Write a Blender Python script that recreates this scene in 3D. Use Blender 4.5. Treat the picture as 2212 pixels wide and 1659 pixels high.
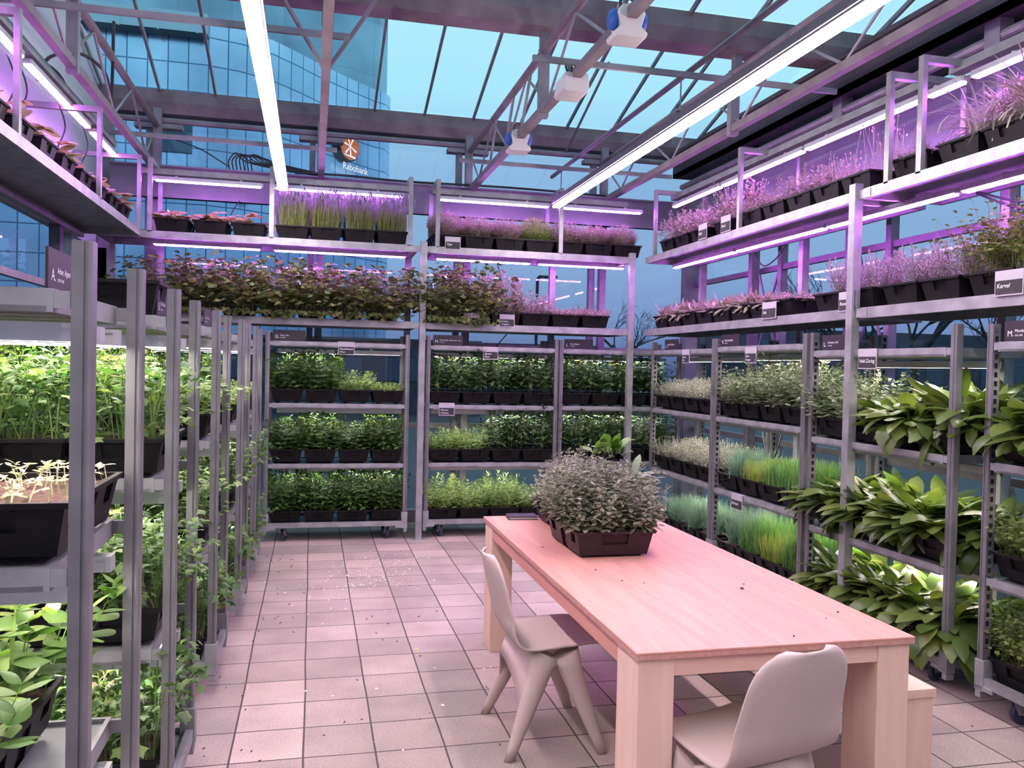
import bpy, bmesh, math, random
import numpy as np
from mathutils import Matrix, Vector

R = math.radians
SC = bpy.context.scene
COL = SC.collection
for o in list(bpy.data.objects):
    bpy.data.objects.remove(o)

# ------------------------------------------------------------------ camera
cam_d = bpy.data.cameras.new('camera')
cam = bpy.data.objects.new('camera', cam_d)
COL.objects.link(cam)
cam_d.sensor_fit = 'HORIZONTAL'
cam_d.sensor_width = 36.0
cam_d.lens = 1810.0 / 2212.0 * 36.0
cam_d.clip_start = 0.05
cam_d.clip_end = 500
cam.matrix_world = Matrix(((0.97252303, -0.01746312, -0.2321508, 0.0),
                           (-0.23170939, 0.02409713, -0.97248655, 0.0),
                           (0.02257682, 0.99955709, 0.01938865, 1.66),
                           (0, 0, 0, 1)))
SC.camera = cam

# ------------------------------------------------------------------ view, world
SC.view_settings.view_transform = 'Standard'
SC.view_settings.look = 'None'
SC.view_settings.gamma = 1.0
SC.view_settings.exposure = 0.0
SC.view_settings.use_curve_mapping = False
cy = SC.cycles
cy.use_denoising = True
cy.max_bounces = 7
cy.diffuse_bounces = 3
cy.glossy_bounces = 3
cy.transmission_bounces = 4
cy.transparent_max_bounces = 16
cy.caustics_reflective = False
cy.caustics_refractive = False
cy.sample_clamp_indirect = 4.0

LAMP_L = 82.0        # white room lamps
PURPLE_L = 86.0      # purple grow lights on the wall racks
WHITE_L = 84.0       # white grow lights of the trolleys
SKY_L = 1.1

world = bpy.data.worlds.new('dusk_sky')
SC.world = world
world.use_nodes = True
nt = world.node_tree
nt.nodes.clear()
w_out = nt.nodes.new('ShaderNodeOutputWorld')
w_bg = nt.nodes.new('ShaderNodeBackground')
w_tc = nt.nodes.new('ShaderNodeTexCoord')
w_sep = nt.nodes.new('ShaderNodeSeparateXYZ')
w_map = nt.nodes.new('ShaderNodeMapRange')
w_map.inputs['From Min'].default_value = -0.05
w_map.inputs['From Max'].default_value = 0.55
w_ramp = nt.nodes.new('ShaderNodeValToRGB')
e = w_ramp.color_ramp.elements
e[0].position = 0.0; e[0].color = (0.03, 0.05, 0.10, 1)
e[1].position = 1.0; e[1].color = (0.52, 0.86, 0.98, 1)
for pos, c in ((0.085, (0.09, 0.14, 0.30)), (0.16, (0.21, 0.33, 0.60)), (0.30, (0.31, 0.51, 0.80)), (0.46, (0.31, 0.57, 0.84)), (0.60, (0.40, 0.80, 0.97)),):
    n = e.new(pos); n.color = (*c, 1)
w_noise = nt.nodes.new('ShaderNodeTexNoise')
w_noise.inputs['Scale'].default_value = 3.0
w_noise.inputs['Detail'].default_value = 4.0
w_mix = nt.nodes.new('ShaderNodeMix'); w_mix.data_type = 'RGBA'; w_mix.blend_type = 'MULTIPLY'
w_mix.inputs['Factor'].default_value = 0.25
nt.links.new(w_tc.outputs['Generated'], w_sep.inputs[0])
nt.links.new(w_tc.outputs['Generated'], w_noise.inputs['Vector'])
nt.links.new(w_sep.outputs['Z'], w_map.inputs['Value'])
nt.links.new(w_map.outputs[0], w_ramp.inputs[0])
nt.links.new(w_ramp.outputs[0], w_mix.inputs['A'])
nt.links.new(w_noise.outputs['Color'], w_mix.inputs['B'])
nt.links.new(w_ramp.outputs[0], w_bg.inputs['Color'])
w_bg.inputs['Strength'].default_value = SKY_L
nt.links.new(w_bg.outputs[0], w_out.inputs[0])

# ------------------------------------------------------------------ materials
MATS = {}


def new_mat(name):
    m = bpy.data.materials.new(name)
    m.use_nodes = True
    m.node_tree.nodes.clear()
    MATS[name] = m
    t = m.node_tree
    out = t.nodes.new('ShaderNodeOutputMaterial')
    return m, t, out


def N(t, kind, **kw):
    n = t.nodes.new(kind)
    for k, v in kw.items():
        if hasattr(n, k):
            setattr(n, k, v)
        else:
            n.inputs[k.replace('_', ' ')].default_value = v
    return n


def ramp(t, stops):
    r = t.nodes.new('ShaderNodeValToRGB')
    el = r.color_ramp.elements
    while len(el) > 1:
        el.remove(el[-1])
    el[0].position = stops[0][0]; el[0].color = (*stops[0][1], 1)
    for p_, c in stops[1:]:
        k = el.new(p_); k.color = (*c, 1)
    return r


def mat_principled(name, col, rough=0.5, metal=0.0, col2=None, nscale=8.0, bump=0.0, bscale=60.0, spec=0.5, stretch=None):
    m, t, out = new_mat(name)
    b = N(t, 'ShaderNodeBsdfPrincipled')
    b.inputs['Roughness'].default_value = rough
    b.inputs['Metallic'].default_value = metal
    b.inputs['Specular IOR Level'].default_value = spec
    b.inputs['Base Color'].default_value = (*col, 1)
    tc = N(t, 'ShaderNodeTexCoord')
    src = tc.outputs['Object']
    if stretch:
        mp = N(t, 'ShaderNodeMapping')
        mp.inputs['Scale'].default_value = stretch
        t.links.new(src, mp.inputs[0]); src = mp.outputs[0]
    if col2:
        nz = N(t, 'ShaderNodeTexNoise'); nz.inputs['Scale'].default_value = nscale; nz.inputs['Detail'].default_value = 5
        t.links.new(src, nz.inputs['Vector'])
        rp = ramp(t, [(0.35, col), (0.65, col2)])
        t.links.new(nz.outputs[0], rp.inputs[0])
        t.links.new(rp.outputs[0], b.inputs['Base Color'])
    if bump:
        nz2 = N(t, 'ShaderNodeTexNoise'); nz2.inputs['Scale'].default_value = bscale; nz2.inputs['Detail'].default_value = 4
        t.links.new(src, nz2.inputs['Vector'])
        bp = N(t, 'ShaderNodeBump'); bp.inputs['Strength'].default_value = bump; bp.inputs['Distance'].default_value = 0.01
        t.links.new(nz2.outputs[0], bp.inputs['Height'])
        t.links.new(bp.outputs[0], b.inputs['Normal'])
    t.links.new(b.outputs[0], out.inputs[0])
    return m


def mat_emit(name, stops, strength, scale=10.0):
    """light emitting diodes: coloured points along the strip (object X)"""
    m, t, out = new_mat(name)
    em = N(t, 'ShaderNodeEmission'); em.inputs['Strength'].default_value = strength
    if len(stops) == 1:
        em.inputs['Color'].default_value = (*stops[0][1], 1)
    else:
        tc = N(t, 'ShaderNodeTexCoord'); sp = N(t, 'ShaderNodeSeparateXYZ')
        mu = N(t, 'ShaderNodeMath', operation='MULTIPLY'); mu.inputs[1].default_value = scale
        fr = N(t, 'ShaderNodeMath', operation='FRACT')
        rp = ramp(t, stops)
        t.links.new(tc.outputs['Object'], sp.inputs[0]); t.links.new(sp.outputs['X'], mu.inputs[0])
        t.links.new(mu.outputs[0], fr.inputs[0]); t.links.new(fr.outputs[0], rp.inputs[0])
        t.links.new(rp.outputs[0], em.inputs['Color'])
    t.links.new(em.outputs[0], out.inputs[0])
    return m


def mat_glass(name, tint, refl=1.0, rough=0.0, drops=False):
    m, t, out = new_mat(name)
    tr = N(t, 'ShaderNodeBsdfTransparent'); tr.inputs[0].default_value = (*tint, 1)
    gl = N(t, 'ShaderNodeBsdfGlossy'); gl.inputs['Roughness'].default_value = rough
    gl.inputs['Color'].default_value = (refl, refl, refl, 1)
    lwt = N(t, 'ShaderNodeLayerWeight'); lwt.inputs['Blend'].default_value = 0.5
    pw = N(t, 'ShaderNodeMath', operation='POWER'); pw.inputs[1].default_value = 5.0
    fr = N(t, 'ShaderNodeMath', operation='MULTIPLY_ADD'); fr.inputs[1].default_value = 0.85; fr.inputs[2].default_value = 0.055
    t.links.new(lwt.outputs['Facing'], pw.inputs[0]); t.links.new(pw.outputs[0], fr.inputs[0])
    mx = N(t, 'ShaderNodeMixShader')
    t.links.new(fr.outputs[0], mx.inputs[0]); t.links.new(tr.outputs[0], mx.inputs[1]); t.links.new(gl.outputs[0], mx.inputs[2])
    if drops:
        tc = N(t, 'ShaderNodeTexCoord')
        vo = N(t, 'ShaderNodeTexVoronoi'); vo.inputs['Scale'].default_value = 16
        t.links.new(tc.outputs['Object'], vo.inputs['Vector'])
        rp = ramp(t, [(0.0, (0.62, 0.72, 0.8)), (0.05, (0.7, 0.8, 0.86)), (0.075, tint)])
        t.links.new(vo.outputs['Distance'], rp.inputs[0])
        t.links.new(rp.outputs[0], tr.inputs[0])
    t.links.new(mx.outputs[0], out.inputs[0])
    return m


def mat_leaf(name, c1, c2, c3=None, trans=0.3, rough=0.5, tcol=None):
    m, t, out = new_mat(name)
    geo = N(t, 'ShaderNodeNewGeometry')
    stops = [(0.0, c1), (0.6, c2)] + ([(1.0, c3)] if c3 else [])
    rp = ramp(t, stops)
    t.links.new(geo.outputs['Random Per Island'], rp.inputs[0])
    b = N(t, 'ShaderNodeBsdfPrincipled'); b.inputs['Roughness'].default_value = rough
    b.inputs['Specular IOR Level'].default_value = 0.55
    t.links.new(rp.outputs[0], b.inputs['Base Color'])
    tl = N(t, 'ShaderNodeBsdfTranslucent')
    hs = N(t, 'ShaderNodeHueSaturation'); hs.inputs['Value'].default_value = 1.7; hs.inputs['Saturation'].default_value = 1.15
    t.links.new(rp.outputs[0], hs.inputs['Color']); t.links.new(hs.outputs[0], tl.inputs[0])
    mx = N(t, 'ShaderNodeMixShader'); mx.inputs[0].default_value = trans
    t.links.new(b.outputs[0], mx.inputs[1]); t.links.new(tl.outputs[0], mx.inputs[2])
    t.links.new(mx.outputs[0], out.inputs[0])
    return m


M_GALV = mat_principled('galvanised_steel', (0.26, 0.26, 0.27), 0.40, 0.35, (0.38, 0.38, 0.39), 9, 0.05, 40)
M_POST = mat_principled('trolley_post_steel', (0.17, 0.165, 0.18), 0.40, 0.4, (0.23, 0.225, 0.24), 6)
M_STEEL = mat_principled('greenhouse_steel', (0.22, 0.20, 0.24), 0.5, 0.3, (0.30, 0.27, 0.31), 7, 0.1, 30)
M_GUT = mat_principled('weathered_gutter', (0.17, 0.13, 0.15), 0.5, 0.3, (0.26, 0.21, 0.23), 5, 0.15, 20)
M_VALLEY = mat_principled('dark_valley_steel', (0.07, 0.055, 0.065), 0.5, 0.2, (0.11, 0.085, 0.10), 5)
M_ALU = mat_principled('lamp_aluminium', (0.75, 0.75, 0.75), 0.35, 0.6)
M_DARKALU = mat_principled('dark_channel', (0.14, 0.14, 0.15), 0.4, 0.3)
M_BLACK = mat_principled('black_plastic', (0.0055, 0.005, 0.0055), 0.48, 0, (0.009, 0.008, 0.009), 30, spec=0.2)
M_BROWNPL = mat_principled('brown_black_plastic', (0.022, 0.011, 0.015), 0.42, 0, (0.028, 0.015, 0.02), 30, spec=0.3)
M_RUBBER = mat_principled('caster_rubber', (0.03, 0.035, 0.07), 0.5)
M_SOIL = mat_principled('potting_soil', (0.05, 0.022, 0.018), 0.95, 0, (0.14, 0.07, 0.055), 55, 0.8, 90)
M_SIGN = mat_principled('sign_board', (0.022, 0.016, 0.022), 0.5)
M_CHALK = mat_principled('chalkboard', (0.02, 0.018, 0.022), 0.7, 0, (0.035, 0.03, 0.035), 30)
M_LILAC = mat_principled('tag_holder', (0.46, 0.42, 0.47), 0.5)
M_WHITE = mat_principled('white_lettering', (0.9, 0.9, 0.9), 0.6)
M_WALL = mat_principled('white_wall_panel', (0.62, 0.61, 0.66), 0.5, 0, (0.66, 0.65, 0.70), 1.5)
M_BEAM = mat_principled('grey_steel_beam', (0.20, 0.19, 0.24), 0.5, 0.2, (0.25, 0.24, 0.29), 4)
M_CABLE = mat_principled('black_cable', (0.015, 0.015, 0.018), 0.5)
M_SENSW = mat_principled('fan_white_plastic', (0.75, 0.72, 0.7), 0.4)
M_SENSB = mat_principled('fan_blue_plastic', (0.02, 0.10, 0.42), 0.4)
M_CHAIR = mat_principled('hemp_fibre', (0.53, 0.40, 0.37), 0.6, 0, (0.60, 0.46, 0.425), 260, 0.10, 300)
M_BARK = mat_principled('bare_bark', (0.03, 0.03, 0.035), 0.9)
M_DARKGROUND = mat_principled('wet_paving', (0.035, 0.035, 0.05), 0.6, 0, (0.055, 0.055, 0.075), 0.4)
M_DARKBLD = mat_principled('dark_facade', (0.03, 0.035, 0.06), 0.6, 0, (0.06, 0.065, 0.10), 0.3)
M_FLAKE = mat_principled('white_flake', (0.85, 0.82, 0.80), 0.6)
M_BOOK = mat_principled('dark_book_cover', (0.03, 0.02, 0.03), 0.35)
M_PAGES = mat_principled('book_pages', (0.6, 0.55, 0.5), 0.7)
M_SHELFPL = mat_principled('shelf_plate', (0.22, 0.22, 0.23), 0.42, 0.3, (0.33, 0.33, 0.34), 5)

M_ROOFG = mat_glass('roof_glass', (0.97, 0.985, 0.99), 1.0, 0, True)
M_WALLG = mat_glass('wall_glass', (0.77, 0.78, 0.83))

M_LAMP = mat_emit('lamp_diffuser_white', [(0, (1.0, 0.83, 0.90))], LAMP_L)
_pp = (0.45, 0.10, 1.0)
M_PURPLE = mat_emit('led_purple', [(0.0, (0.85, 0.30, 1.0)), (0.16, (0.22, 0.04, 1.0)), (0.34, _pp), (0.5, (0.9, 0.35, 0.9)), (0.66, (0.75, 0.05, 0.45)), (0.82, _pp), (1.0, (0.85, 0.30, 1.0))], PURPLE_L, 5.5)
M_WLED = mat_emit('led_white', [(0.0, (1.0, 0.97, 0.90)), (0.40, (1.0, 0.96, 0.88)), (0.5, (1.0, 0.30, 0.22)), (0.60, (1.0, 0.96, 0.88)), (1.0, (1.0, 0.97, 0.90))], WHITE_L, 2.6)
M_LITW = mat_emit('lit_letters', [(0, (0.9, 0.95, 1.0))], 1.3)
M_LITO = mat_emit('lit_disc_orange', [(0, (0.75, 0.22, 0.10))], 0.75)


def wood(name, c1, c2, axis):
    m, t, out = new_mat(name)
    b = N(t, 'ShaderNodeBsdfPrincipled'); b.inputs['Roughness'].default_value = 0.5; b.inputs['Specular IOR Level'].default_value = 0.25
    tc = N(t, 'ShaderNodeTexCoord'); mp = N(t, 'ShaderNodeMapping')
    s = [7.0, 7.0, 7.0]; s[axis] = 0.7
    mp.inputs['Scale'].default_value = s
    nz = N(t, 'ShaderNodeTexNoise'); nz.inputs['Scale'].default_value = 2.2; nz.inputs['Detail'].default_value = 6; nz.inputs['Distortion'].default_value = 1.2
    rp = ramp(t, [(0.3, c1), (0.7, c2)])
    t.links.new(tc.outputs['Object'], mp.inputs[0]); t.links.new(mp.outputs[0], nz.inputs['Vector'])
    t.links.new(nz.outputs[0], rp.inputs[0])
    # knots
    vo = N(t, 'ShaderNodeTexVoronoi'); vo.inputs['Scale'].default_value = 5.0
    mp2 = N(t, 'ShaderNodeMapping'); s2 = [1.0, 1.0, 1.0]; s2[axis] = 0.55; mp2.inputs['Scale'].default_value = s2
    t.links.new(tc.outputs['Object'], mp2.inputs[0]); t.links.new(mp2.outputs[0], vo.inputs['Vector'])
    kr = ramp(t, [(0.0, (0.25, 0.12, 0.08)), (0.035, (0.5, 0.3, 0.22)), (0.06, (1, 1, 1))])
    t.links.new(vo.outputs['Distance'], kr.inputs[0])
    mu = N(t, 'ShaderNodeMix', data_type='RGBA', blend_type='MULTIPLY'); mu.inputs['Factor'].default_value = 1.0
    t.links.new(rp.outputs[0], mu.inputs['A']); t.links.new(kr.outputs[0], mu.inputs['B'])
    t.links.new(mu.outputs['Result'], b.inputs['Base Color'])
    t.links.new(b.outputs[0], out.inputs[0])
    return m


M_WOODY = wood('pine_lengthwise_pink_lit', (0.61, 0.275, 0.225), (0.71, 0.345, 0.285), 1)  # pinker than the leg pine: grow light tint put into the wood colour
M_WOODX = wood('pine_crosswise', (0.78, 0.48, 0.38), (0.86, 0.56, 0.45), 0)
M_WOODZ = wood('pine_upright', (0.80, 0.52, 0.41), (0.88, 0.61, 0.49), 2)
M_WOODB = wood('pine_pale', (0.76, 0.50, 0.40), (0.86, 0.62, 0.50), 1)
M_PLY = mat_principled('ply_edge', (0.50, 0.24, 0.20), 0.5, 0, (0.60, 0.32, 0.26), 40)


def floor_mat():
    m, t, out = new_mat('concrete_pavers')
    b = N(t, 'ShaderNodeBsdfPrincipled'); b.inputs['Roughness'].default_value = 0.75
    tc = N(t, 'ShaderNodeTexCoord')
    br = N(t, 'ShaderNodeTexBrick')
    br.offset = 0.0; br.squash = 1.0
    br.inputs['Scale'].default_value = 1.0
    br.inputs['Mortar Size'].default_value = 0.0045
    br.inputs['Mortar Smooth'].default_value = 0.2
    br.inputs['Brick Width'].default_value = 0.3
    br.inputs['Row Height'].default_value = 0.3
    nzd = N(t, 'ShaderNodeTexNoise'); nzd.inputs['Scale'].default_value = 1.3
    vm = N(t, 'ShaderNodeVectorMath', operation='MULTIPLY_ADD')
    vm.inputs[1].default_value = (0.016, 0.016, 0)
    t.links.new(tc.outputs['Object'], nzd.inputs['Vector'])
    t.links.new(nzd.outputs['Color'], vm.inputs[0]); t.links.new(tc.outputs['Object'], vm.inputs[2])
    t.links.new(vm.outputs[0], br.inputs['Vector'])
    # per paver tone
    sn = N(t, 'ShaderNodeVectorMath', operation='SNAP'); sn.inputs[1].default_value = (0.3, 0.3, 10)
    wn = N(t, 'ShaderNodeTexWhiteNoise')
    t.links.new(vm.outputs[0], sn.inputs[0]); t.links.new(sn.outputs[0], wn.inputs['Vector'])
    tone = ramp(t, [(0.0, (0.36, 0.275, 0.26)), (0.5, (0.43, 0.325, 0.305)), (0.85, (0.485, 0.36, 0.335)), (1.0, (0.57, 0.42, 0.385))])
    t.links.new(wn.outputs['Value'], tone.inputs[0])
    # aggregate speckle
    sp = N(t, 'ShaderNodeTexNoise'); sp.inputs['Scale'].default_value = 120; sp.inputs['Detail'].default_value = 3
    t.links.new(tc.outputs['Object'], sp.inputs['Vector'])
    spr = ramp(t, [(0.30, (0.80, 0.80, 0.80)), (0.55, (1.0, 1.0, 1.0)), (0.66, (1.1, 1.1, 1.1)), (0.72, (1.8, 1.8, 1.8))])
    t.links.new(sp.outputs[0], spr.inputs[0])
    st = N(t, 'ShaderNodeTexNoise'); st.inputs['Scale'].default_value = 2.6; st.inputs['Detail'].default_value = 5
    t.links.new(tc.outputs['Object'], st.inputs['Vector'])
    strp = ramp(t, [(0.35, (0.82, 0.82, 0.82)), (0.65, (1.08, 1.08, 1.08))])
    t.links.new(st.outputs[0], strp.inputs[0])
    m1 = N(t, 'ShaderNodeMix', data_type='RGBA', blend_type='MULTIPLY'); m1.inputs['Factor'].default_value = 1
    m2 = N(t, 'ShaderNodeMix', data_type='RGBA', blend_type='MULTIPLY'); m2.inputs['Factor'].default_value = 1
    m3 = N(t, 'ShaderNodeMix', data_type='RGBA', blend_type='MIX')
    t.links.new(tone.outputs[0], m1.inputs['A']); t.links.new(spr.outputs[0], m1.inputs['B'])
    t.links.new(m1.outputs['Result'], m2.inputs['A']); t.links.new(strp.outputs[0], m2.inputs['B'])
    t.links.new(br.outputs['Fac'], m3.inputs['Factor']); t.links.new(m2.outputs['Result'], m3.inputs['A'])
    m3.inputs['B'].default_value = (0.07, 0.05, 0.05, 1)
    t.links.new(m3.outputs['Result'], b.inputs['Base Color'])
    inv = N(t, 'ShaderNodeMath', operation='MULTIPLY_ADD'); inv.inputs[1].default_value = -3.0; inv.inputs[2].default_value = 1.0
    t.links.new(br.outputs['Fac'], inv.inputs[0])
    ad = N(t, 'ShaderNodeMath', operation='MULTIPLY_ADD'); ad.inputs[1].default_value = 0.5
    t.links.new(sp.outputs[0], ad.inputs[0]); t.links.new(inv.outputs[0], ad.inputs[2])
    bp = N(t, 'ShaderNodeBump'); bp.inputs['Strength'].default_value = 0.5; bp.inputs['Distance'].default_value = 0.004
    t.links.new(ad.outputs[0], bp.inputs['Height']); t.links.new(bp.outputs[0], b.inputs['Normal'])
    t.links.new(b.outputs[0], out.inputs[0])
    return m


M_FLOOR = floor_mat()


def facade_mat(name='tower_curtain_wall', c1=(0.42, 0.62, 0.80, 1), c2=(0.50, 0.70, 0.88, 1), mo=(0.12, 0.22, 0.34, 1), bw=0.85, bh=1.25):
    m, t, out = new_mat(name)
    b = N(t, 'ShaderNodeBsdfPrincipled'); b.inputs['Roughness'].default_value = 0.22; b.inputs['Metallic'].default_value = 0.9
    uv = N(t, 'ShaderNodeUVMap')
    br = N(t, 'ShaderNodeTexBrick'); br.offset = 0.0
    br.inputs['Scale'].default_value = 1.0; br.inputs['Mortar Size'].default_value = 0.03
    br.inputs['Brick Width'].default_value = bw; br.inputs['Row Height'].default_value = bh
    br.inputs['Color1'].default_value = c1; br.inputs['Color2'].default_value = c2
    br.inputs['Mortar'].default_value = mo
    t.links.new(uv.outputs[0], br.inputs['Vector'])
    nz = N(t, 'ShaderNodeTexNoise'); nz.inputs['Scale'].default_value = 0.25
    t.links.new(uv.outputs[0], nz.inputs['Vector'])
    rp = ramp(t, [(0.35, (0.75, 0.75, 0.8)), (0.65, (1.15, 1.15, 1.15))])
    t.links.new(nz.outputs[0], rp.inputs[0])
    mu = N(t, 'ShaderNodeMix', data_type='RGBA', blend_type='MULTIPLY'); mu.inputs['Factor'].default_value = 1
    t.links.new(br.outputs['Color'], mu.inputs['A']); t.links.new(rp.outputs[0], mu.inputs['B'])
    t.links.new(mu.outputs['Result'], b.inputs['Base Color'])
    t.links.new(b.outputs[0], out.inputs[0])
    return m


M_FACADE = facade_mat()
M_DIMGLASS = mat_principled('dim_tower_window', (0.08, 0.14, 0.22), 0.3)
M_SHAFT = facade_mat('tower_shaft_glass', (0.24, 0.36, 0.46, 1), (0.28, 0.42, 0.52, 1), (0.22, 0.34, 0.44, 1), 3.0, 3.4)
M_SOFFIT = mat_principled('tower_soffit', (0.60, 0.80, 0.92), 0.6, 0, (0.72, 0.90, 0.98), 0.3)
M_CORNICE = mat_principled('tower_cornice', (0.60, 0.85, 0.95), 0.5)


# ------------------------------------------------------------------ mesh helpers
class MB:
    def __init__(self):
        self.v = []; self.f = []

    def add(self, verts, faces):
        o = len(self.v)
        self.v += [tuple(p) for p in verts]
        self.f += [tuple(i + o for i in f) for f in faces]
        return self

    def box(self, x0, x1, y0, y1, z0, z1):
        v = [(x0, y0, z0), (x1, y0, z0), (x1, y1, z0), (x0, y1, z0), (x0, y0, z1), (x1, y0, z1), (x1, y1, z1), (x0, y1, z1)]
        return self.add(v, [(3, 2, 1, 0), (4, 5, 6, 7), (0, 1, 5, 4), (1, 2, 6, 5), (2, 3, 7, 6), (3, 0, 4, 7)])

    def bar(self, p0, p1, w, h, up=(0, 0, 1)):
        p0 = Vector(p0); p1 = Vector(p1)
        d = (p1 - p0).normalized(); u = Vector(up)
        if abs(d.dot(u)) > 0.98:
            u = Vector((1, 0, 0))
        s = d.cross(u).normalized(); u = s.cross(d)
        q = []
        for p in (p0, p1):
            for a, c in ((-1, -1), (1, -1), (1, 1), (-1, 1)):
                q.append(p + s * (a * w / 2) + u * (c * h / 2))
        return self.add(q, [(3, 2, 1, 0), (4, 5, 6, 7), (0, 1, 5, 4), (1, 2, 6, 5), (2, 3, 7, 6), (3, 0, 4, 7)])

    def tube(self, pts, r, n=8, r1=None):
        pts = [Vector(p) for p in pts]
        k = len(pts); rings = []
        prev = None
        for i, p in enumerate(pts):
            d = (pts[min(i + 1, k - 1)] - pts[max(i - 1, 0)]).normalized()
            ref = prev if prev is not None else (Vector((0, 0, 1)) if abs(d.z) < 0.9 else Vector((1, 0, 0)))
            s = d.cross(ref)
            if s.length < 1e-4:
                s = d.cross(Vector((0, 1, 0.3)))
            s.normalize(); u = s.cross(d).normalized(); prev = u
            rr = r if r1 is None else r + (r1 - r) * i / max(1, k - 1)
            rings.append([p + (s * math.cos(a) + u * math.sin(a)) * rr for a in [2 * math.pi * j / n for j in range(n)]])
        v = [q for g in rings for q in g]
        f = []
        for i in range(k - 1):
            for j in range(n):
                f.append((i * n + j, i * n + (j + 1) % n, (i + 1) * n + (j + 1) % n, (i + 1) * n + j))
        f.append(tuple(reversed(range(n)))); f.append(tuple((k - 1) * n + j for j in range(n)))
        return self.add(v, f)

    def prism(self, prof, z0, z1):
        """profile in xy extruded along z"""
        n = len(prof)
        v = [(x, y, z0) for x, y in prof] + [(x, y, z1) for x, y in prof]
        f = [(i, (i + 1) % n, n + (i + 1) % n, n + i) for i in range(n)] + [tuple(reversed(range(n))), tuple(range(n, 2 * n))]
        return self.add(v, f)

    def lathe(self, prof, n=20, axis='z', c=(0, 0, 0)):
        v = []; f = []
        for r, h in prof:
            for j in range(n):
                a = 2 * math.pi * j / n
                p = (r * math.cos(a), r * math.sin(a), h)
                if axis == 'x': p = (h, r * math.cos(a), r * math.sin(a))
                if axis == 'y': p = (r * math.cos(a), h, r * math.sin(a))
                v.append((p[0] + c[0], p[1] + c[1], p[2] + c[2]))
        for i in range(len(prof) - 1):
            for j in range(n):
                f.append((i * n + j, i * n + (j + 1) % n, (i + 1) * n + (j + 1) % n, (i + 1) * n + j))
        f.append(tuple(reversed(range(n)))); f.append(tuple((len(prof) - 1) * n + j for j in range(n)))
        return self.add(v, f)

    def mesh(self, name, mat, bevel=0.0, smooth=False):
        me = bpy.data.meshes.new(name)
        me.from_pydata(self.v, [], self.f)
        bm = bmesh.new(); bm.from_mesh(me)
        if bevel:
            bmesh.ops.remove_doubles(bm, verts=bm.verts, dist=1e-5)
            es = [ed for ed in bm.edges if len(ed.link_faces) == 2 and ed.calc_face_angle(0) > 0.6]
            bmesh.ops.bevel(bm, geom=es, offset=bevel, segments=2, affect='EDGES', profile=0.5, clamp_overlap=True)
        bmesh.ops.recalc_face_normals(bm, faces=bm.faces)
        bm.to_mesh(me); bm.free()
        if smooth:
            for p in me.polygons: p.use_smooth = True
        me.materials.append(mat)
        return me


def put(name, me, parent=None, loc=(0, 0, 0), rot=(0, 0, 0), scale=(1, 1, 1)):
    o = bpy.data.objects.new(name, me)
    COL.objects.link(o)
    o.location = loc; o.rotation_euler = rot; o.scale = scale
    if parent is not None: o.parent = parent
    return o


def tag(o, label=None, cat=None, group=None, kind=None):
    if label: o['label'] = label
    if cat: o['category'] = cat
    if group: o['group'] = group
    if kind: o['kind'] = kind
    return o


def thing(name, label, cat, loc=(0, 0, 0), rz=0.0, group=None):
    o = bpy.data.objects.new(name, None)
    o.empty_display_size = 0.1
    COL.objects.link(o)
    o.location = loc; o.rotation_euler = (0, 0, rz)
    return tag(o, label, cat, group)


def struct(name, mb, mat, bevel=0.0, label=None, cat=None):
    o = put(name, mb.mesh(name, mat, bevel) if isinstance(mb, MB) else mb)
    return tag(o, label, cat, None, 'structure')


_text_cache = {}


def text_mesh(s, size, mat, shear=0.0):
    cu = bpy.data.curves.new('lettering', 'FONT')
    cu.body = s; cu.size = size; cu.align_x = 'LEFT'; cu.align_y = 'BOTTOM_BASELINE'; cu.shear = shear
    cu.resolution_u = 3
    cu.space_character = 0.95
    ob = bpy.data.objects.new('lettering', cu); COL.objects.link(ob)
    dg = bpy.context.evaluated_depsgraph_get(); dg.update()
    me = bpy.data.meshes.new_from_object(ob.evaluated_get(dg))
    bpy.data.objects.remove(ob); bpy.data.curves.remove(cu)
    me.materials.clear(); me.materials.append(mat)
    return me


def smooth_path(pts, n=6):
    """Catmull-Rom through points"""
    P = [Vector(p) for p in pts]
    out = []
    for i in range(len(P) - 1):
        p0 = P[max(i - 1, 0)]; p1 = P[i]; p2 = P[i + 1]; p3 = P[min(i + 2, len(P) - 1)]
        for k in range(n):
            t = k / n
            out.append(0.5 * ((2 * p1) + (p2 - p0) * t + (2 * p0 - 5 * p1 + 4 * p2 - p3) * t * t + (3 * p1 - p0 - 3 * p2 + p3) * t ** 3))
    out.append(P[-1])
    return out


# ================================================================== SETTING
XL, XR, YB = -2.05, 4.25, 8.95
fl = MB(); fl.box(XL - 0.1, XR + 0.1, -1.5, YB + 0.1, -0.08, 0.0)
struct('floor', fl, M_FLOOR)
gr = MB(); gr.box(-120, 120, -60, 140, -0.4, -0.1)
struct('ground', gr, M_DARKGROUND)

COLX = [-1.5, 0.05, 1.57, 3.08]            # columns along the glass at the far end
RY = [8.80, 7.28, 5.78, 4.26, 2.74, 1.2]   # columns along the glass at the table's side
T = [0]


def trim(mb, mat, bevel=0.0):
    T[0] += 1
    return struct('trim_%d' % T[0], mb, mat, bevel)


W = [0]


def window(verts, mat, name='window'):
    W[0] += 1
    mb = MB(); mb.add(verts, [(0, 1, 2, 3)])
    return struct('%s_%d' % (name, W[0]), mb, mat)


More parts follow.
